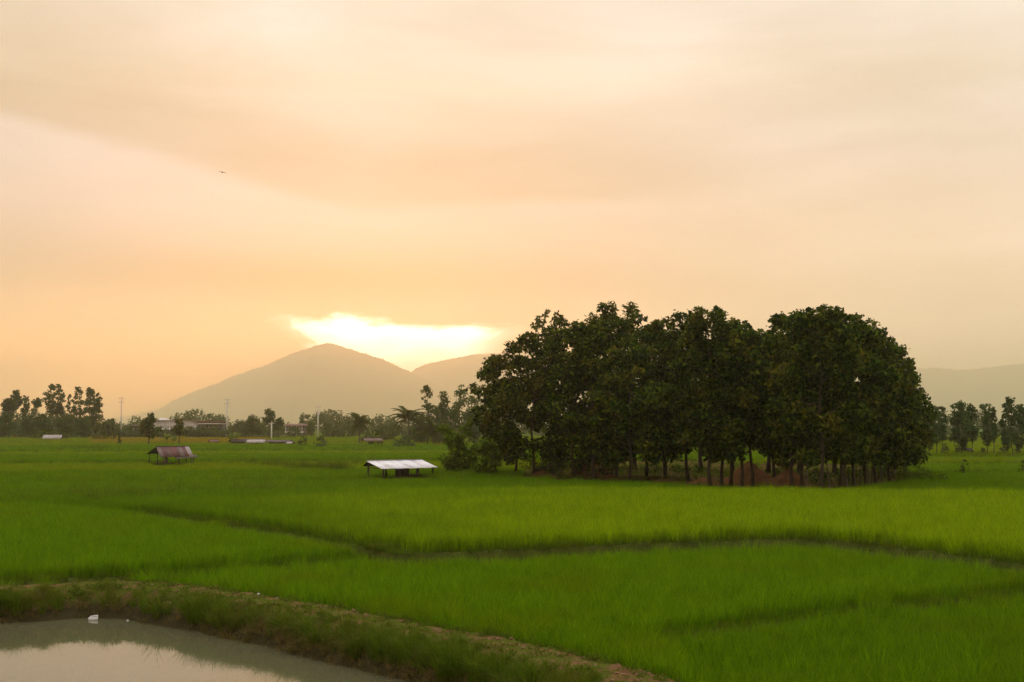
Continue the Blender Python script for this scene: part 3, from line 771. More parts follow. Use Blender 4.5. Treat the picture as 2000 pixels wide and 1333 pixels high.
# the grove: trunk pixel, base row, top row, crown half width in pixels, crown bottom row, extra
front = [
    (1006, 931, 690, 84, 872, dict(lean=-0.14)),
    (1042, 934, 655, 104, 905, {}),
    (1078, 926, 608, 62, 700, dict(per=5.5, nb=26, gap=0.45)),
    (1122, 936, 640, 80, 922, dict(skirt=0.95)),
    (1160, 941, 625, 84, 905, {}),
    (1203, 939, 590, 92, 900, {}),
    (1228, 944, 660, 88, 905, {}),
    (1262, 932, 632, 60, 890, {}),
    (1300, 936, 618, 62, 890, dict(per=7.0)),
    (1345, 940, 606, 66, 885, {}),
    (1388, 957, 600, 82, 900, {}),
    (1409, 954, 632, 66, 885, {}),
    (1426, 952, 622, 62, 880, {}),
    (1447, 958, 628, 72, 892, {}),
    (1470, 957, 645, 66, 880, {}),
    (1515, 945, 640, 60, 888, {}),
    (1550, 962, 608, 84, 905, {}),
    (1567, 960, 620, 80, 912, {}),
    (1602, 969, 604, 102, 908, {}),
    (1640, 957, 612, 92, 904, dict(skirt=0.45)),
    (1666, 954, 625, 86, 904, dict(skirt=0.45)),
    (1692, 951, 636, 86, 904, dict(skirt=0.45)),
    (1712, 948, 655, 80, 904, dict(skirt=0.45)),
    (1738, 944, 690, 76, 904, dict(skirt=0.45)),
    (1768, 934, 725, 52, 905, dict(skirt=0.7, lean=0.05)),
]
look = {2: 'slender sparse grove tree with bright gaps in its crown near the shrub end', 5: 'tallest round-headed tree of the grove, sixth trunk from the shrub end',
        0: 'outermost spreading tree at the end of the grove nearest the two shrubs', 1: 'broad low-branched tree second from the shrub end of the grove', 18: 'huge leafy tree whose trunk stands nearest at the corner of the grove', 24: 'smaller leaning tree closing the grove toward the slender tree row'}
for i, (px, py, top, hw, cb, kw) in enumerate(front):
    P = gpos(px, py); sc_ = FPX / P[1]
    H = zat(top, P[1]) - P[2]; z0 = max(0.5, zat(cb + 6, P[1]) - P[2]); rad = hw * 1.08 / sc_
    lab = look.get(i, 'dark leafy grove tree, %s trunk along the front edge counted from the shrub end' % ORD[i])
    kw = dict(dict(nb=int(28 + rad * (H - z0) * 0.80), per=9.0, br=(0.6, 1.3)), **kw)
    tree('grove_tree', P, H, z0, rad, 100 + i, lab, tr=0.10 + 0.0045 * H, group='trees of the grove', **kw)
    keep_out.append((P[0], P[1], 0.6))
inner = [(1100, 918, 620, 74), (1180, 920, 610, 74), (1240, 918, 622, 66), (1300, 918, 640, 54), (1370, 922, 612, 60), (1430, 920, 640, 52), (1500, 925, 650, 62), (1560, 928, 606, 66), (1630, 930, 600, 72), (1690, 930, 622, 66), (1735, 928, 656, 58)]
for i, (px, py, top, hw) in enumerate(inner):
    P = gpos(px, py); sc_ = FPX / P[1]
    H = zat(top, P[1]) - P[2]; z0 = zat(885, P[1]) - P[2]
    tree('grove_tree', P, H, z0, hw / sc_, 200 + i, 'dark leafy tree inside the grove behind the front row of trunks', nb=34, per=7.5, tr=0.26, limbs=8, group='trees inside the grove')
# slim saplings and poles at the dense end of the grove
slim = [(1622, 962), (1580, 965), (1650, 950), (1678, 947), (1702, 944), (1722, 941), (1655, 957), (1700, 950), (1750, 938)]
for i, (px, py) in enumerate(slim):
    P = gpos(px, py)
    tree('grove_sapling', P, 8.5 + (i % 3), 4.0, 1.6, 260 + i, 'slim pale-stemmed young tree crowded into the corner of the grove', barkm='bark_pale', nb=10, per=6.0, tr=0.085, limbs=4, group='slim young trees in the grove corner')

def shrub(px, py, hw, hh, label, seed, leafm='bushleaf', Y=None, per=10.0, L=0.26, W=0.15, nb=16, group=None, stem=True, name='shrub', cat='shrub'):
    """a bush hw half-wide and hh high in pixels with its foot at (px, py)"""
    if Y is None: P = gpos(px, py)
    else: P = (xat(px, Y), Y, 0.4)
    sc_ = FPX / P[1]; rw, H = hw / sc_, hh / sc_
    r = np.random.default_rng(seed); root = empty(name, P); tag(root, label, cat, group)
    B, R = [], []
    for k in range(nb):
        t = r.uniform(0.0, 1.0); w = math.sqrt(max(0.05, 1 - (t * 0.95) ** 2))
        b_ = min(rw, H) * r.uniform(0.22, 0.40) * (1.1 - 0.4 * t); a = r.uniform(0, 6.283); q = max(0, rw * w - b_ * 0.7) * math.sqrt(r.uniform(0.05, 1))
        B.append((q * math.cos(a), q * math.sin(a), b_ * 0.6 + (H - 1.3 * b_) * t)); R.append(b_)
    V, F = leaf_blobs(r, np.array(B), np.array(R), per, L, W, 0.8)
    V[:, 2] = np.maximum(V[:, 2], 0.02)
    link('foliage', mesh_np('foliage', V, [F], M[leafm]), root)
    mb = MB()
    for k in range(4):
        b_ = B[int(r.integers(0, nb))]
        mb.tube(limb_path(r, np.array([r.normal(0, .06), r.normal(0, .06), -0.1]), np.array(b_), 4, 0.0), np.linspace(0.05, 0.012, 4) * max(1, H / 3), 5)
    mb.build('stem', M['bark'], root, True)
    return root
# the two shrubs beside the white-roofed shelter
P = gpos(893, 931); sc_ = FPX / P[1]
tree('small_tree', P, 100 / sc_, 4 / sc_, 36 / sc_, 301, 'small upright light-green tree between the white-roofed shelter and the grove', 'bushleaf', L=0.5, W=0.32, per=9, nb=44, br=(0.55, 1.0), tr=0.09, limbs=8, shape='column', lean=-0.12)
P = gpos(946, 935); sc_ = FPX / P[1]
tree('small_tree', P, 78 / sc_, 3 / sc_, 34 / sc_, 302, 'small dark round tree close against the end of the grove', 'bushleaf', L=0.5, W=0.32, per=9, nb=34, br=(0.5, 0.85), tr=0.09, limbs=8, shape='round')
for i, (px, py, hw, hh) in enumerate([(1235, 926, 26, 18), (1275, 927, 30, 22), (1320, 927, 28, 20), (1362, 926, 24, 18), (1150, 922, 26, 26), (1520, 935, 24, 22), (1100, 926, 34, 62), (1050, 930, 34, 56), (1080, 932, 30, 46), (1200, 924, 30, 34), (1660, 940, 34, 40), (1710, 936, 34, 44), (1600, 945, 34, 36), (1745, 932, 26, 44)]):
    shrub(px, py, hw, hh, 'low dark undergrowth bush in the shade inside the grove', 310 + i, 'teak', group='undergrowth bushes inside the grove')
shrub(1772, 944, 28, 42, 'leafy bush at the foot of the last grove tree', 320)
shrub(1806, 945, 28, 34, 'low bush spreading from the grove edge into the rice', 321)
shrub(1842, 946, 16, 25, 'lowest trailing bush at the tip of the grove edge', 322)
shrub(1794, 938, 22, 66, 'bright young bush standing upright beside the last grove tree', 323)
shrub(1884, 926, 14, 28, 'lone dark bush standing in the open rice', 324, 'teak')
shrub(1999, 930, 13, 32, 'dark bush cut by the frame edge in the open rice', 325, 'teak')

# ------------------------------------------------------------------ earth heaps in the grove
def mound(px, py, hw, hh, label, seed, Y=None, peak=0.0, depth=0.8, group=None):
    P = gpos(px, py) if Y is None else (xat(px, Y), Y, 0.4)
    sc_ = FPX / P[1]; rw, H = hw / sc_, hh / sc_
    n, k = 40, 18; th = np.linspace(0, 2 * math.pi, n, endpoint=False); rr = np.linspace(0, 1, k) ** 0.8
    T, Q = np.meshgrid(th, rr, indexing='xy'); r = np.random.default_rng(seed)
    x = rw * Q * np.cos(T) * (1 + 0.12 * np.sin(3 * T + seed)); y = rw * depth * Q * np.sin(T) * (1 + 0.1 * np.cos(2 * T + seed))
    z = H * np.clip(1 - Q, 0, 1) ** 1.05 * (1 + 0.25 * np.sin(T * 2 + seed) * Q)
    x = x + peak * rw * (1 - Q); z = z + 0.07 * H * wob(x, y, 0.5, seed) * (1 - Q) + 0.05 * H * wob(x, y, 1.5, seed + 3) * np.sin(Q * 3.14) + r.normal(0, 0.012 * H, z.shape) - 0.08
    I = np.arange(n * k).reshape(k, n); J = np.roll(I, -1, axis=1)
    q = np.stack([I[:-1], I[1:], J[1:], J[:-1]], -1).reshape(-1, 4)
    me = mesh_np('earth_mound', np.stack([x, y, z], -1).reshape(-1, 3), [q[:, ::-1]], M['soil'], True)
    o = link('earth_mound', me, None, P)
    return tag(o, label, 'earth mound', group)
mound(1150, 932, 44, 45, 'steep brown earth heap under the low-branched end of the grove', 1, peak=-0.1)
mound(1058, 934, 34, 16, 'small brown earth heap at the very end of the grove', 2)
mound(1190, 939, 32, 13, 'low brown earth heap between the third and fifth front trunks', 3)
mound(1300, 942, 60, 9, 'flat spread of brown earth in the opening of the grove', 4, depth=0.5)
mound(1376, 944, 38, 15, 'low orange earth heap beside the middle trunks', 5)
mound(1466, 948, 66, 50, 'tallest brown earth heap behind the row of middle trunks', 6, peak=-0.05)
mound(1540, 950, 50, 38, 'brown earth heap merging behind the corner trunks', 7)
mound(30, 858, 15, 9, 'small orange earth mound at the far edge of the fields', 8, Y=470)
mound(858, 878, 13, 12, 'small red earth mound in front of the palms', 9, Y=290)

# ------------------------------------------------------------------ far trees
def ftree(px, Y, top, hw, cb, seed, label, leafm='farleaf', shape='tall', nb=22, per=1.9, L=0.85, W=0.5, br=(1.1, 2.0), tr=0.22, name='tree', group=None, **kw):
    P = (xat(px, Y), Y, 0.38); sc_ = FPX / Y
    H = zat(top, Y) - P[2]; z0 = max(0.4, zat(cb, Y) - P[2])
    k = min(1.0, (hw / sc_) / 3.0)
    return tree(name, P, H, z0, hw / sc_, seed, label, leafm, 'bark', L=L, W=W, per=per, nb=nb, br=(br[0] * k, br[1] * k), tr=tr, limbs=9, shape=shape, group=group, **kw)
G1 = 'tall thin trees beyond the fields'
talls = [(17, 777, 14, 815, 'round-topped'), (31, 762, 11, 800, 'narrow'), (49, 770, 8, 815, 'wispy'), (70, 777, 9, 800, 'sparse broken-topped'), (104, 751, 22, 812, 'tallest broad-crowned'),
         (119, 765, 9, 840, 'slim leaning'), (136, 767, 9, 835, 'short narrow'), (152, 754, 11, 835, 'straight dense'), (174, 756, 14, 840, 'feathery'), (188, 768, 13, 845, 'outermost wide')]
for i, (px, top, hw, cb, word) in enumerate(talls):
    ftree(px, 455 + (i * 37) % 40, top, hw, cb, 400 + i, '%s tall tree, %s from the frame edge above the tin-roofed shed' % (word, ORD[i]), nb=38 + int(1.8 * hw), group=G1, name='tall_tree', per=3.0, gap=0.05, br=(0.7, 1.5))
fl = [
    (8, 445, 806, 20, 854, 'round', 'bushy tree under the round-topped tall tree at the frame edge'),
    (88, 450, 808, 20, 854, 'round', 'bushy tree under the tallest broad-crowned tree'),
    (128, 452, 806, 18, 854, 'round', 'bushy tree under the slim leaning tall tree'),
    (164, 448, 812, 18, 854, 'round', 'bushy tree under the feathery tall tree'),
    (212, 470, 818, 16, 852, 'round', 'low bushy tree beside the first tall pole'),
    (468, 520, 822, 15, 852, 'round', 'low hazy tree between the tall pole and the street-lamp pole'),
    (512, 500, 826, 14, 852, 'round', 'low hazy tree at the foot of the round-headed tree'),
    (700, 560, 828, 18, 852, 'round', 'low hazy tree behind the lone coconut palm'),
    (748, 520, 828, 16, 852, 'round', 'low hazy tree to the side of the dark rounded bush'),
    (772, 480, 826, 14, 852, 'round', 'low hazy tree beside the faint power pole'),
    (820, 345, 805, 20, 868, 'round', 'leafy hazy tree behind the tall coconut palm'),
    (880, 345, 800, 24, 870, 'round', 'full leafy hazy tree just before the end of the grove'),
    (62, 440, 797, 22, 850, 'round', 'dense low tree in front of the tall thin trees'),
    (292, 330, 808, 17, 856, 'round', 'dark egg-shaped tree standing alone before the long white building'),
    (350, 335, 815, 13, 850, 'column', 'ragged narrow tree standing before the middle of the long building'),
    (493, 470, 811, 14, 848, 'round', 'hazy green tree beside the pole with the street lamp'),
    (525, 430, 799, 13, 828, 'round', 'round-headed tree on a bare trunk beside the short pole'),
    (545, 450, 815, 10, 838, 'tall', 'thin pale tree just behind the short pole'),
    (595, 680, 805, 12, 842, 'round', 'pale ghostly tree fading into haze behind the small house'),
    (637, 560, 821, 11, 850, 'round', 'hazy round tree next to the tall pole at mid field'),
    (665, 600, 824, 16, 850, 'round', 'wide hazy tree between the tall pole and the coconut palm'),
    (608, 480, 826, 9, 850, 'tall', 'slim hazy tree beside the small house'),
    (835, 330, 751, 13, 805, 'tall', 'sparse tall tree rising above the palms'),
    (848, 335, 790, 22, 866, 'round', 'broad hazy tree directly behind the palms'),
    (866, 340, 764, 17, 860, 'round', 'tall hazy tree between the palms and the grove'),
    (898, 330, 752, 20, 868, 'tall', 'tall hazy tree half hidden by the end of the grove'),
    (925, 335, 775, 26, 870, 'round', 'broad hazy tree behind the end of the grove'),
]
for i, (px, Y_, top, hw, cb, sh, lab) in enumerate(fl):
    kw = dict(gap=0.4) if 'sparse' in lab or 'thin' in lab else {}
    ftree(px, Y_, top, hw, cb, 430 + i, lab, shape=sh, nb=26 if sh == 'round' else 18, per=2.2, leafm='teak' if Y_ < 340 and px < 400 else 'farleaf', **kw)
# the row of slender trees beside the grove
row = [(1812, 800, 14), (1826, 789, 13), (1840, 793, 10), (1866, 790, 13), (1880, 787, 15), (1898, 787, 14), (1926, 786, 12), (1938, 796, 11), (1965, 790, 12), (1977, 781, 14), (1990, 788, 12), (2006, 795, 13)]
for i, (px, top, hw) in enumerate(row):
    Y_ = 200 + (i * 29) % 13; top += (i * 7) % 9 - 4
    ftree(px, Y_, top, hw, 866 if i % 2 else 878, 470 + i, 'slender hazy tree, %s in the row running from the grove to the frame edge' % ORD[i], nb=60, per=4.5, L=0.5, W=0.3, br=(0.9, 1.9), tr=0.10, shape='tall' if i % 3 else 'column', gap=0.3, group='row of slender trees beside the grove', name='slender_tree')
for i, (px, hw, hh, lab) in enumerate([(1845, 16, 10, 'low bush under the second gap of the slender tree row'), (1872, 10, 14, 'low bush hugging the fourth slender tree'), (1918, 13, 9, 'round bush under the middle of the slender tree row'), (1955, 14, 9, 'low bush under the far part of the slender tree row'), (1985, 16, 9, 'low bush at the frame-edge end of the slender tree row')]):
    shrub(px, 896, hw, hh + 12, lab, 490 + i, 'farleaf', Y=205, per=5, L=0.4, W=0.25)
# hedge of bushes along the far edge of the fields
hedge = [(-10, 22, 26), (22, 20, 24), (48, 18, 22), (78, 22, 26), (140, 22, 22), (165, 20, 24), (228, 18, 20), (250, 20, 18), (268, 16, 14), (310, 18, 15), (330, 16, 14), (372, 18, 16), (395, 22, 18), (420, 20, 17), (440, 14, 14), (470, 18, 22), (506, 20, 20), (540, 16, 20), (575, 16, 18), (650, 22, 22), (680, 20, 24), (762, 18, 26), (745, 14, 18), (720, 18, 18), (815, 22, 24)]
for i, (px, hw, hh) in enumerate(hedge):
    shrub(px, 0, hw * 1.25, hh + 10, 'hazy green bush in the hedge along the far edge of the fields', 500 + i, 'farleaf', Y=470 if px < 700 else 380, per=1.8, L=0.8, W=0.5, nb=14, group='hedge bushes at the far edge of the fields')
for i, (px, hw, hh, Y_, lab, lm) in enumerate([
    (100, 36, 26, 425, 'wide dark bush behind the tin-roofed shed', 'teak'),
    (197, 19, 54, 400, 'tall dark bush rising beside the tall thin trees', 'teak'),
    (221, 9, 46, 410, 'crooked narrow bush next to the first tall pole', 'teak'),
    (592, 15, 28, 285, 'round green bush at the end of the low dark shed', 'farleaf'),
    (628, 16, 30, 270, 'round green bush nearest in front of the tall mid-field pole', 'farleaf'),
    (733, 18, 36, 310, 'dark rounded bush beside the coconut palm', 'teak'),
    (788, 27, 30, 265, 'wide grey-green bush beside the stilted hut', 'farleaf'),
    (235, 6, 18, 330, 'small dark bush on the field edge below the first tall pole', 'teak')]):
    shrub(px, 0, hw, hh, lab, 540 + i, lm, Y=Y_, per=2.8, L=0.6, W=0.36, nb=20)
# far wood that closes the view
r = np.random.default_rng(77); B, R = [], []
for px in np.arange(-260, 2300, 9.0):
    for k in range(3):
        Y_ = r.uniform(640, 720); rad = r.uniform(2.2, 4.2)
        B.append((xat(px + r.uniform(-6, 6), Y_), Y_, 0.5 + r.uniform(0.2, 1.0) * (8.0 + 3.5 * math.sin(px * 0.021) + 2.5 * math.sin(px * 0.05 + 1)))); R.append(rad)
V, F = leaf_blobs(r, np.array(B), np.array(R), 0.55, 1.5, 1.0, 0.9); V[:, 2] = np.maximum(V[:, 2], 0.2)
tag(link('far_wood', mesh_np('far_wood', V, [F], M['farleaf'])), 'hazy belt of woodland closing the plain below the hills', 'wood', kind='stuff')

# ------------------------------------------------------------------ palms and bananas
def frond_mesh(seed, Lf, nl=26, wl=0.55):
    r = np.random.default_rng(seed); mb = MB()
    t = np.linspace(0, 1, 8); up = r.uniform(0.3, 0.55)
    pts = np.stack([Lf * t * (1 - 0.12 * t), 0.05 * np.sin(t * 3), Lf * (up * t - 0.75 * t ** 2.2)], -1)
    mb.tube(pts, np.linspace(0.06, 0.012, 8), 4)
    for k in range(nl):
        tt = 0.12 + 0.88 * k / (nl - 1); c = np.array([np.interp(tt, t, pts[:, j]) for j in range(3)])
        ll = wl * Lf * 0.42 * math.sin(min(1, tt * 0.9 + 0.15) * math.pi) ** 0.6 + 0.2
        for s in (-1, 1):
            tip = c + np.array([0.35 * ll, s * ll * 0.75, -ll * r.uniform(0.25, 0.6)]); w = 0.09
            mb.add([c + [-w, 0, 0], c + [w, 0, 0], tip], f3=[(0, 1, 2)])
    return mb.mesh('frond', M['palmleaf'])
fronds = [frond_mesh(600 + i, 4.2) for i in range(4)]
def palm(px, Y, top, label, seed, n=20, s=1.0):
    P = (xat(px, Y), Y, 0.38); r = np.random.default_rng(seed)
    root = empty('palm_tree', P); tag(root, label, 'palm')
    Ht = zat(top, Y) - P[2] - 1.6 * s
    mb = MB(); zz = np.linspace(-0.2, Ht, 9); bx = r.normal(0, 0.05)
    pts = np.stack([bx * zz ** 2 / max(Ht, 1), 0 * zz, zz], -1)
    mb.tube(pts, np.linspace(0.26, 0.15, 9), 8); mb.build('trunk', M['bark_pale'], root, True)
    for k in range(n):
        f = link('frond', fronds[k % 4], root, pts[-1] + [0, 0, -0.1])
        f.rotation_euler = (r.normal(0, 0.15), -r.uniform(-0.5, 1.1) * (1 if k % 3 else 0.9), k * 2.399 + r.normal(0, 0.15)); f.scale = (s, s, s)
    return root
palm(703, 330, 814, 'lone coconut palm standing before the hill, beside the dark rounded bush', 61, 24, 1.25)
palm(800, 300, 802, 'tall coconut palm at the edge of the hazy trees', 62, 26, 1.4)
palm(847, 300, 822, 'lower coconut palm half merged with the hazy trees', 63, 24, 1.5)
palm(661, 540, 822, 'small distant palm near the tall mid-field pole', 64, 14, 0.9)
def banana_leaf(seed):
    r = np.random.default_rng(seed); t = np.linspace(0, 1, 7); Lf = 2.2
    c = np.stack([Lf * 0.6 * t, 0 * t, Lf * (0.9 * t - 0.55 * t ** 2.4)], -1); w = 0.32 * np.sin(np.clip(t * 0.92 + 0.06, 0, 1) * math.pi) ** 0.6
    V = np.stack([c + np.stack([0 * w, w, 0.1 * w], -1), c, c - np.stack([0 * w, w, -0.1 * w], -1)], 1).reshape(-1, 3)
    q = [(3 * i + j, 3 * i + j + 1, 3 * i + j + 4, 3 * i + j + 3) for i in range(6) for j in range(2)]
    return mesh_np('leaf', V, [np.array(q)], M['banana'], True)
bl = [banana_leaf(1)]
for i, (px, Y_, s, lab) in enumerate([(326, 318, 1.5, 'banana plant with pale leaves between the two dark lone trees'), (340, 316, 1.2, 'smaller banana plant at the foot of the ragged narrow tree'), (452, 330, 1.4, 'banana plant beside the low dark shed roofs'), (462, 334, 1.6, 'taller banana plant next to the low dark shed roofs')]):
    P = (xat(px, Y_), Y_, 0.38); root = empty('banana_plant', P); tag(root, lab, 'banana plant')
    mb = MB(); mb.tube([(0, 0, -0.1), (0.02, 0, 0.9 * s), (0, 0.03, 1.4 * s)], [0.13, 0.1, 0.06], 6); mb.build('stem', M['banana'], root, True)
    for k in range(9):
        f = link('leaf', bl[0], root, (0, 0, 1.3 * s)); f.rotation_euler = (0, -0.4 + 0.11 * k, k * 2.4); f.scale = (s, s, s)

# ------------------------------------------------------------------ field shelters
def sheet_mesh(name, p0, p1, q0, q1, mat, amp=0.025, n=8, th=0.012):
    """a corrugated sheet between ridge edge p0-p1 and eave edge q0-q1"""
    p0, p1, q0, q1 = map(np.asarray, (p0, p1, q0, q1))
    nrm = np.cross(p1 - p0, q0 - p0); nrm = nrm / np.linalg.norm(nrm); nrm = nrm * np.sign(nrm[2])
    V = []
    for k in range(n + 1):
        t = k / n; off = nrm * (amp if k % 2 else -amp)
        a, b_ = p0 * (1 - t) + p1 * t + off, q0 * (1 - t) + q1 * t + off
        V += [a, b_, a - nrm * th, b_ - nrm * th]
    f = []
    for k in range(n):
        a, b_ = 4 * k, 4 * k + 4
        f += [(a, a + 1, b_ + 1, b_), (a + 2, b_ + 2, b_ + 3, a + 3), (a + 1, a + 3, b_ + 3, b_ + 1), (a, b_, b_ + 2, a + 2)]
    e = 4 * n
    f += [(0, 2, 3, 1), (e, e + 1, e + 3, e + 2)]
    return mesh_np(name, np.array(V), [np.array(f)], mat)
def hut_roof(root, L, Sf, Sb, zr, zf, zb, nsh, mats_f, mats_b, seed, sagf=0.0):
    r = np.random.default_rng(seed)
    for side, S, ze, mats in ((-1, Sf, zf, mats_f), (1, Sb, zb, mats_b)):
        for k in range(nsh):
            x0, x1 = -L / 2 + L * k / nsh - 0.03, -L / 2 + L * (k + 1) / nsh + 0.03
            dz = (0.012 if k % 2 else -0.012) + r.normal(0, 0.006); e = r.uniform(-0.05, 0.10)
            sg = sagf * math.sin((k + 0.5) / nsh * math.pi)
            mt = mats[k % len(mats)]
            me = sheet_mesh('roof_sheet', (x0, 0.0, zr + dz), (x1, 0.0, zr + dz), (x0, side * (S + e), ze + dz - sg), (x1, side * (S + e), ze + dz - sg), M[mt])
            o = link('roof_sheet', me, root)
    mb = MB(); mb.tube([(-L / 2 - 0.05, 0, zr + 0.03), (L / 2 + 0.05, 0, zr + 0.03)], [0.06, 0.06], 6); mb.build('ridge_cap', M[mats_b[0]], root)
    for side, S, ze in ((-1, Sf, zf), (1, Sb, zb)):
        mb = MB(); yy = side * S * 0.86; zz = zr + (ze - zr) * 0.86 - 0.09
        mb.box((-L / 2 + 0.1, yy - 0.04, zz - 0.05), (L / 2 - 0.1, yy + 0.04, zz + 0.04)); mb.build('eave_beam', M['wood'], root)
    for x in (-L / 2 + 0.25, 0.0, L / 2 - 0.25):
        for side, S, ze in ((-1, Sf, zf), (1, Sb, zb)):
            mb = MB(); mb.tube([(x, 0, zr - 0.08), (x, side * S * 0.97, ze - 0.06)], [0.04, 0.035], 5); mb.build('rafter', M['wood'], root)
def post(root, x, y, h, rad=0.07, lean=(0, 0), name='post'):
    mb = MB(); mb.tube([(x + lean[0], y + lean[1], -0.15), (x + lean[0] * .5, y, h * 0.5), (x, y, h)], [rad * 1.15, rad, rad * 0.9], 7); return mb.build(name, M['wood'], root, True)
# white-roofed shelter
th = math.radians(36); Y_ = 126.0
root = empty('field_shelter', (xat(772, Y_), Y_, 0.42), th); tag(root, 'open field shelter with a low white tin roof beside the small trees', 'shelter')
L_, Sf, Sb = 6.95, 3.3, 0.9
hut_roof(root, L_, Sf, Sb, 2.16, 1.44, 1.62, 8, ['tin_white', 'tin_pale', 'tin_white', 'tin_white', 'tin_pale'], ['tin_grey'], 5, 0.04)
for x, y, h in ((-3.2, 0.2, 2.0), (-1.0, 0.2, 2.0), (1.2, 0.3, 2.0), (3.2, 0.3, 2.0), (-3.1, -2.9, 1.45), (-1.1, -2.9, 1.45), (1.1, -2.9, 1.45), (3.1, -2.9, 1.45)):
    post(root, x, y, h, 0.11, (rng.normal(0, 0.05), rng.normal(0, 0.05)))
mb = MB(); mb.box((-3.25, -2.0, 1.36), (-3.12, 0.3, 1.46)); mb.build('tie_beam', M['wood'], root)
mb = MB(); mb.box((0.2, -1.6, 0.45), (2.6, 0.1, 0.53)); pl = mb.build('platform', M['wood'], root)
for k in range(6):
    mb = MB(); mb.box((0.22 + k * 0.4, -1.62, 0.535), (0.56 + k * 0.4, 0.12, 0.56)); mb.build('plank', M['wood'], pl)
mb = MB(); mb.box((0.15, 0.12, 0.3), (1.9, 0.18, 1.5)); mb.build('windbreak_panel', M['tin_dark'], root)
# red-roofed hut
th = math.radians(40); Y_ = 165.0
root = empty('field_hut', (xat(338, Y_), Y_, 0.42), th); tag(root, 'open hut with a steep rusty red patchwork tin roof in the rice', 'hut')
L_, Sf, Sb = 4.9, 1.75, 3.5
hut_roof(root, L_, Sf, Sb, 2.95, 1.50, 1.85, 8, ['rust_grey', 'rust_red', 'rust_tan', 'rust_red', 'rust_red', 'rust_grey', 'rust_red', 'tin_grey'], ['tin_dark'], 6)
me = sheet_mesh('lean_to_sheet', (-0.3, -1.5, 1.52), (L_ / 2 + 0.5, -1.5, 1.75), (-0.4, -2.2, 1.18), (L_ / 2 + 0.6, -2.2, 1.45), M['tin_dark'], 0.02, 10); link('lean_to_sheet', me, root)
for x, y, h in ((-2.2, 2.9, 1.95), (0.2, 2.9, 1.95), (2.2, 2.9, 1.95), (-2.2, 0.1, 2.8), (-2.0, -1.5, 1.6), (0.3, -1.6, 1.5), (2.1, -1.6, 1.6), (2.3, -2.1, 1.4), (2.2, 0.2, 2.8)):
    post(root, x, y, h, 0.075, (rng.normal(0, 0.06), rng.normal(0, 0.06)))
mb = MB(); mb.tube([(-1.55, -1.4, -0.1), (-1.5, -1.35, 0.7), (-1.45, -1.3, 1.6)], [0.3, 0.22, 0.2], 8); mb.build('stump_post', M['bark'], root, True)
mb = MB(); mb.box((-2.4, -0.6, 0.42), (0.2, 2.4, 0.50)); pl = mb.build('platform', M['wood'], root)
for k in range(6):
    mb = MB(); mb.box((-2.38 + k * 0.43, -0.63, 0.503), (-2.0 + k * 0.43, 2.43, 0.53)); mb.build('plank', M['wood'], pl)

def shed(px, Y, wpx, zr, zf, Sf, Sb, rot, mf, mb_, label, seed, walls=None, nsh=5, legs=None, name='shed', cat='shed'):
    root = empty(name, (xat(px, Y), Y, 0.38), math.radians(rot)); tag(root, label, cat)
    L = wpx / (FPX / Y) / max(0.3, math.cos(math.radians(rot)))
    hut_roof(root, L, Sf, Sb, zr, zf, zf + 0.1, nsh, [mf], [mb_], seed)
    for sx in (-1, 1):
        for y, h in ((-Sf * 0.85, zf), (Sb * 0.85, zf)): post(root, sx * (L / 2 - 0.3), y, h, 0.08)
    if walls:
        m_ = MB(); m_.box((-L / 2 + 0.35, Sb * 0.55, 0.0), (L / 2 - 0.35, Sb * 0.6, zf)); m_.build('wall', M[walls], root)
    return root
shed(104, 405, 34, 2.6, 1.2, 2.6, 1.8, 12, 'tin_grey', 'tin_dark', 'small shed with a pale grey tin roof below the tall thin trees', 71, 'darkwall')
shed(468, 335, 30, 1.9, 1.1, 2.4, 3.0, 30, 'tin_dark', 'tin_dark', 'low dark-roofed shed, first of the three low roofs', 72, 'darkwall')
shed(501, 330, 34, 1.9, 1.0, 2.2, 1.8, 8, 'tin_grey', 'tin_grey', 'low shed with a pale tin roof between two dark roofs', 73, 'darkwall')
shed(545, 332, 52, 1.7, 1.1, 2.2, 2.4, -14, 'tin_dark', 'tin_dark', 'long low dark-roofed shed next to the round green bush', 74, 'darkwall')
shed(568, 322, 13, 1.4, 0.8, 1.2, 1.0, -30, 'tin_grey', 'tin_dark', 'tiny grey lean-to at the end of the long dark shed', 75, None, 3)
shed(727, 268, 34, 3.0, 2.3, 2.0, 2.0, 22, 'rust_tan', 'tin_dark', 'small stilted field hut with a brownish roof below the palm', 76, None, 5, name='stilt_hut', cat='hut')
shed(1890, 212, 13, 1.7, 1.3, 1.0, 0.8, 5, 'tin_dark', 'tin_dark', 'tiny dark shelter under the row of slender trees', 77, None, 3, name='shelter', cat='shelter')
shed(418, 345, 16, 1.6, 1.0, 1.5, 1.2, 28, 'rust_red', 'tin_dark', 'tiny reddish shelter by the yellow rice strip', 78, None, 3, name='shelter', cat='shelter')

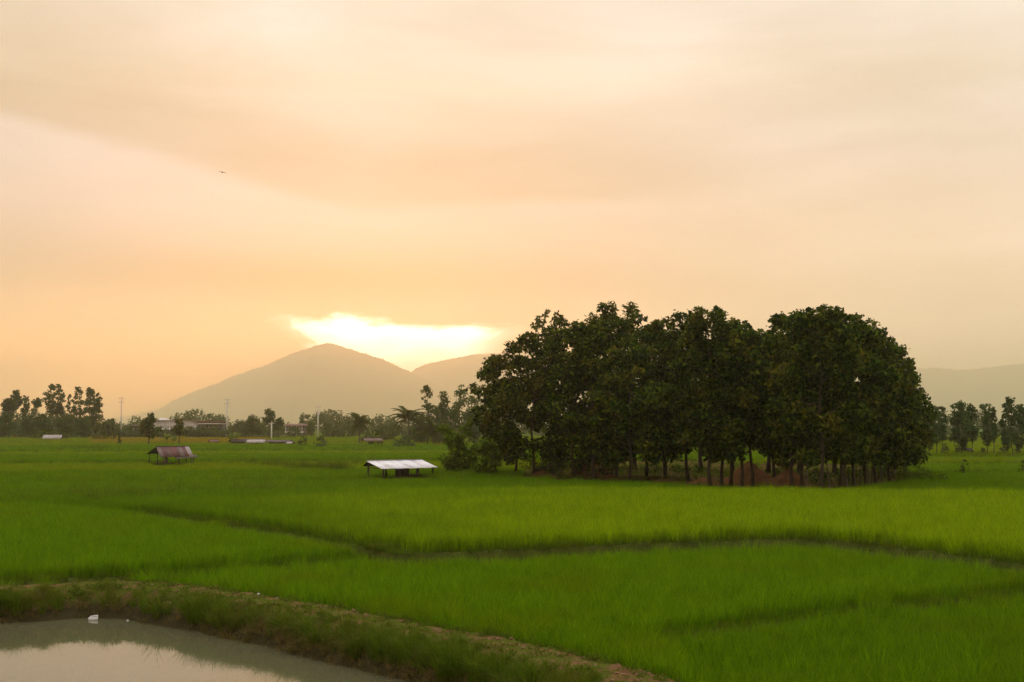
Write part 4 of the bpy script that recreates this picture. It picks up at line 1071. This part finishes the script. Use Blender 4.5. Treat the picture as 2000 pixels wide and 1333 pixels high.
# ------------------------------------------------------------------ far buildings
Y_ = 520.0; sc_ = FPX / Y_
root = empty('long_building', (xat(343, Y_), Y_, 0.38)); tag(root, 'long pale building with brown and white roofs behind the field trees', 'building')
bx = lambda px: (px - 343) / sc_
zz = lambda py: zat(py, Y_) - 0.38
def bpart(nm, px0, px1, y0, y1, r0, r1, mat, par=root):
    mb = MB(); mb.box((bx(px0), y0, zz(r0)), (bx(px1), y1, zz(r1))); return mb.build(nm, M[mat], par)
w_ = bpart('wall', 300, 384, 0, 12, 858, 823, 'plaster')
bpart('wall', 252, 299.6, 1.5, 11, 858, 832, 'darkwall'); bpart('wall', 384.6, 430, 1.5, 11, 858, 829.5, 'darkwall')
rf = bpart('roof', 299, 385, -0.6, 12.6, 822.8, 821.3, 'pinkroof')
bpart('roof', 246, 298.6, -0.4, 11.4, 831.8, 830.2, 'tin_grey'); bpart('roof', 385.5, 432, -0.5, 11.5, 826.8, 822.5, 'brownroof')
bpart('fascia', 385.8, 431, -0.6, 11.2, 829.2, 827.0, 'plaster')
bpart('canopy', 306, 387, -3.5, -0.05, 840, 837.4, 'tin_white')
bpart('ground_storey', 302, 383, -0.4, -0.1, 858, 840.4, 'darkwall')
for k in range(9):
    wn = bpart('window', 308 + k * 8.2, 313.5 + k * 8.2, -0.14, -0.02, 836, 826.5, 'tin_grey')
    bpart('pane', 308.8 + k * 8.2, 312.7 + k * 8.2, -0.2, -0.15, 835.2, 827.3, 'plaster', wn)
for k in range(5): bpart('window', 388 + k * 8.4, 393 + k * 8.4, 1.3, 1.48, 836.5, 831.5, 'tin_grey')
for k in range(5): bpart('window', 257 + k * 8.4, 262 + k * 8.4, 1.3, 1.48, 842, 835.5, 'tin_grey')
mb = MB(); mb.hexa([(bx(303), 0.4, zz(821)), (bx(325), 0.4, zz(821)), (bx(325), 9, zz(821)), (bx(303), 9, zz(821)), (bx(309), 3, zz(817.5)), (bx(312), 3, zz(817.5)), (bx(312), 7, zz(817.5)), (bx(309), 7, zz(817.5))])
mb.build('roof_peak', M['tin_white'], root)
Y_ = 600.0; sc_ = FPX / Y_
root = empty('small_house', (xat(577, Y_), Y_, 0.38)); tag(root, 'small two-storey house with a faded pink roof and dark windows', 'house')
bx = lambda px: (px - 577) / sc_
zz = lambda py: zat(py, Y_) - 0.38
bpart('wall', 557, 593, 0, 9, 852, 833, 'darkwall', root)
bpart('roof', 554.5, 595.5, -0.8, 9.8, 832.6, 830.6, 'pinkroof', root)
mb = MB(); mb.hexa([(bx(554.5), -0.8, zz(830.5)), (bx(595.5), -0.8, zz(830.5)), (bx(595.5), 9.8, zz(830.5)), (bx(554.5), 9.8, zz(830.5)), (bx(561), 3.5, zz(828)), (bx(589), 3.5, zz(828)), (bx(589), 5.5, zz(828)), (bx(561), 5.5, zz(828))])
mb.build('hip_roof', M['pinkroof'], root)
for k in range(4): bpart('pillar', 558 + k * 10.5, 559.2 + k * 10.5, -0.5, -0.2, 852, 832.8, 'plaster', root)
for k in range(3): bpart('window', 561.5 + k * 10.5, 566 + k * 10.5, -0.12, -0.02, 841, 835.5, 'tin_grey', root)
bpart('balcony', 557, 594, -0.75, -0.55, 846, 843, 'plaster', root)
bpart('porch_roof', 548, 575, -3.5, -0.9, 851.5, 849.5, 'tin_grey', root)
bpart('porch_post', 548.5, 549.3, -3.3, -3.0, 857, 851.7, 'tin_grey', root); bpart('porch_post', 573.5, 574.3, -3.3, -3.0, 857, 851.7, 'tin_grey', root)

# ------------------------------------------------------------------ power poles
def pole(px, Y, top, wid, label, arms=2, lamp=False):
    P = (xat(px, Y), Y, 0.3); H = zat(top, Y) - 0.3
    root = empty('power_pole', P); tag(root, label, 'pole', 'concrete power poles')
    a, b_ = wid, wid * 0.55
    mb = MB(); mb.hexa([(-a, -a, -0.3), (a, -a, -0.3), (a, a, -0.3), (-a, a, -0.3), (-b_, -b_, H), (b_, -b_, H), (b_, b_, H), (-b_, b_, H)]); mb.build('pole', M['concrete'], root)
    for k in range(arms):
        z = H - 0.6 - k * 1.6
        mb = MB(); mb.box((-1.1, -b_ - 0.14, z - 0.07), (1.1, -b_ - 0.004, z + 0.07)); ar = mb.build('crossarm', M['concrete'], root)
        for s in (-0.95, 0.0, 0.95):
            mb = MB(); mb.tube([(s, -b_ - 0.07, z + 0.075), (s, -b_ - 0.07, z + 0.22), (s, -b_ - 0.07, z + 0.36)], [0.05, 0.10, 0.05], 6); mb.build('insulator', M['tin_dark'], ar)
    if lamp:
        mb = MB(); mb.tube([(-0.1, 0, H * 0.72), (-1.0, -0.2, H * 0.80), (-1.6, -0.3, H * 0.80)], [0.05, 0.04, 0.04], 6); mb.build('lamp_arm', M['tin_grey'], root)
        mb = MB(); mb.tube([(-1.5, -0.3, H * 0.79), (-1.8, -0.3, H * 0.785), (-2.1, -0.3, H * 0.79)], [0.08, 0.16, 0.06], 6); mb.build('lamp_head', M['tin_white'], root)
pole(236.5, 480, 776, 0.28, 'tall thin concrete power pole near the tall thin trees')
pole(443, 480, 779, 0.30, 'tall concrete power pole at the end of the long building')
pole(530.5, 420, 824, 0.26, 'short thick concrete pole beside the round-headed tree', 1, True)
pole(621, 470, 793, 0.28, 'concrete power pole in front of the hill, nearest the small house')
pole(782, 520, 806, 0.26, 'faint concrete power pole beside the tall coconut palm', 2)

# ------------------------------------------------------------------ small things by the pond and in the sky
x, y = at(182, 1211, WZ)
root = empty('foam_box', (x, y, WZ), 0.25); root.scale = (0.78, 0.78, 0.78); tag(root, 'white foam box floating at the corner of the pond', 'foam box')
mb = MB(); a, b_, h = 0.19, 0.12, 0.10
outer = [(-a, -b_, -0.04), (a, -b_, -0.04), (a, b_, -0.04), (-a, b_, -0.04), (-a * 1.08, -b_ * 1.1, h), (a * 1.08, -b_ * 1.1, h), (a * 1.08, b_ * 1.1, h), (-a * 1.08, b_ * 1.1, h)]
inn = [(-a * .9, -b_ * .85, h), (a * .9, -b_ * .85, h), (a * .9, b_ * .85, h), (-a * .9, b_ * .85, h), (-a * .85, -b_ * .8, 0), (a * .85, -b_ * .8, 0), (a * .85, b_ * .8, 0), (-a * .85, b_ * .8, 0)]
mb.add(outer + inn, f4=[(3, 2, 1, 0), (0, 1, 5, 4), (1, 2, 6, 5), (2, 3, 7, 6), (3, 0, 4, 7), (4, 5, 9, 8), (5, 6, 10, 9), (6, 7, 11, 10), (7, 4, 8, 11), (8, 9, 13, 12), (9, 10, 14, 13), (10, 11, 15, 14), (11, 8, 12, 15), (12, 13, 14, 15)])
mb.build('tray', M['foam'], root)
mb = MB(); mb.hexa([(-a * 1.08, b_ * 0.9, h + .005), (a * 1.1, b_ * 0.9, h + .005), (a * 1.1, b_ * 1.15, h + .005), (-a * 1.08, b_ * 1.15, h + .005), (-a * 0.6, b_ * 0.95, h + .07), (a * 1.05, b_ * 0.95, h + .10), (a * 1.05, b_ * 1.12, h + .10), (-a * 0.6, b_ * 1.12, h + .07)])
mb.build('lid', M['foam'], root)
def scrap(px, py, z, s, label, seed, mat='foam'):
    x, y = at(px, py, z); r = np.random.default_rng(seed)
    zg = z if z < 0 else gz(x, y)
    bm = bmesh.new(); bmesh.ops.create_icosphere(bm, subdivisions=2, radius=s)
    for v in bm.verts: v.co = v.co * (1 + r.normal(0, 0.18)); v.co.z *= 0.55
    me = bpy.data.meshes.new('litter_scrap'); bm.to_mesh(me); bm.free(); me.materials.append(M[mat])
    o = link('litter_scrap', me, None, (x, y, zg + s * 0.35)); tag(o, label, 'litter')
scrap(249, 1213, WZ, 0.045, 'tiny white scrap floating near the foam box', 1)
scrap(294, 1142, 0.28, 0.05, 'white scrap on the bund where it starts to bend', 2)
scrap(348, 1141, 0.28, 0.09, 'pale crumpled scrap at the bend of the bund', 3, 'clod')
scrap(505, 1170, 0.28, 0.05, 'white scrap lying on the bund just after the bend', 4)
scrap(542, 1175, 0.28, 0.045, 'second white scrap on the bund after the bend', 5)
scrap(744, 1208, 0.28, 0.055, 'white scrap on the bund path above the widest grass', 6)
scrap(1062, 1263, 0.28, 0.06, 'white scrap on the lower part of the bund path', 7)
# bird
Y_ = 95.0
bpos = (xat(425, Y_), Y_, zat(337, Y_))
st = [(-0.20, 0.006, 0.004), (-0.13, 0.025, 0.012), (-0.06, 0.045, 0.04), (0.02, 0.055, 0.055), (0.09, 0.045, 0.045), (0.13, 0.028, 0.03), (0.165, 0.03, 0.03), (0.195, 0.015, 0.015), (0.225, 0.003, 0.003)]
n = 8; V = []
for yv, a, c in st:
    for k in range(n):
        t_ = 2 * math.pi * k / n; V.append((a * math.cos(t_), yv, c * math.sin(t_)))
Fq = [(i * n + k, i * n + (k + 1) % n, (i + 1) * n + (k + 1) % n, (i + 1) * n + k) for i in range(len(st) - 1) for k in range(n)]
for s in (-1, 1):
    b0 = len(V)
    for t_ in np.linspace(0, 1, 6):
        xx = s * (0.02 + 0.34 * t_); zc = 0.03 + 0.05 * math.sin(t_ * 1.7) - 0.09 * t_ ** 2; ch = 0.15 * (1 - 0.75 * t_ ** 1.5); yc = 0.04 + 0.03 * math.sin(t_ * 3) - 0.06 * t_ ** 2
        V += [(xx, yc + ch * .4, zc), (xx, yc, zc + 0.012), (xx, yc - ch * .6, zc - 0.004), (xx, yc, zc - 0.008)]
    for i in range(5):
        for k in range(4): Fq.append((b0 + 4 * i + k, b0 + 4 * i + (k + 1) % 4, b0 + 4 * i + 4 + (k + 1) % 4, b0 + 4 * i + 4 + k))
o = link('bird', mesh_np('bird', np.array(V), [np.array(Fq)], M['feather'], True), None, bpos); o.rotation_euler = (0, math.radians(6), math.radians(35))
tag(o, 'small dark bird gliding alone in the pale sky', 'bird')

# ------------------------------------------------------------------ haze
m, nt = new_mat('haze_air')
pv = nt.nodes.new('ShaderNodeVolumePrincipled')
pv.inputs['Color'].default_value = (0.995, 0.94, 0.74, 1); pv.inputs['Density'].default_value = 0.00019
pv.inputs['Anisotropy'].default_value = 0.75
o = nt.nodes.new('ShaderNodeOutputMaterial'); nt.links.new(pv.outputs[0], o.inputs['Volume'])
mb = MB(); mb.box((-15000, -600, -3.5), (16000, 19000, 1000))
tag(mb.build('haze', m), 'warm evening haze filling the valley air', 'haze', kind='stuff')
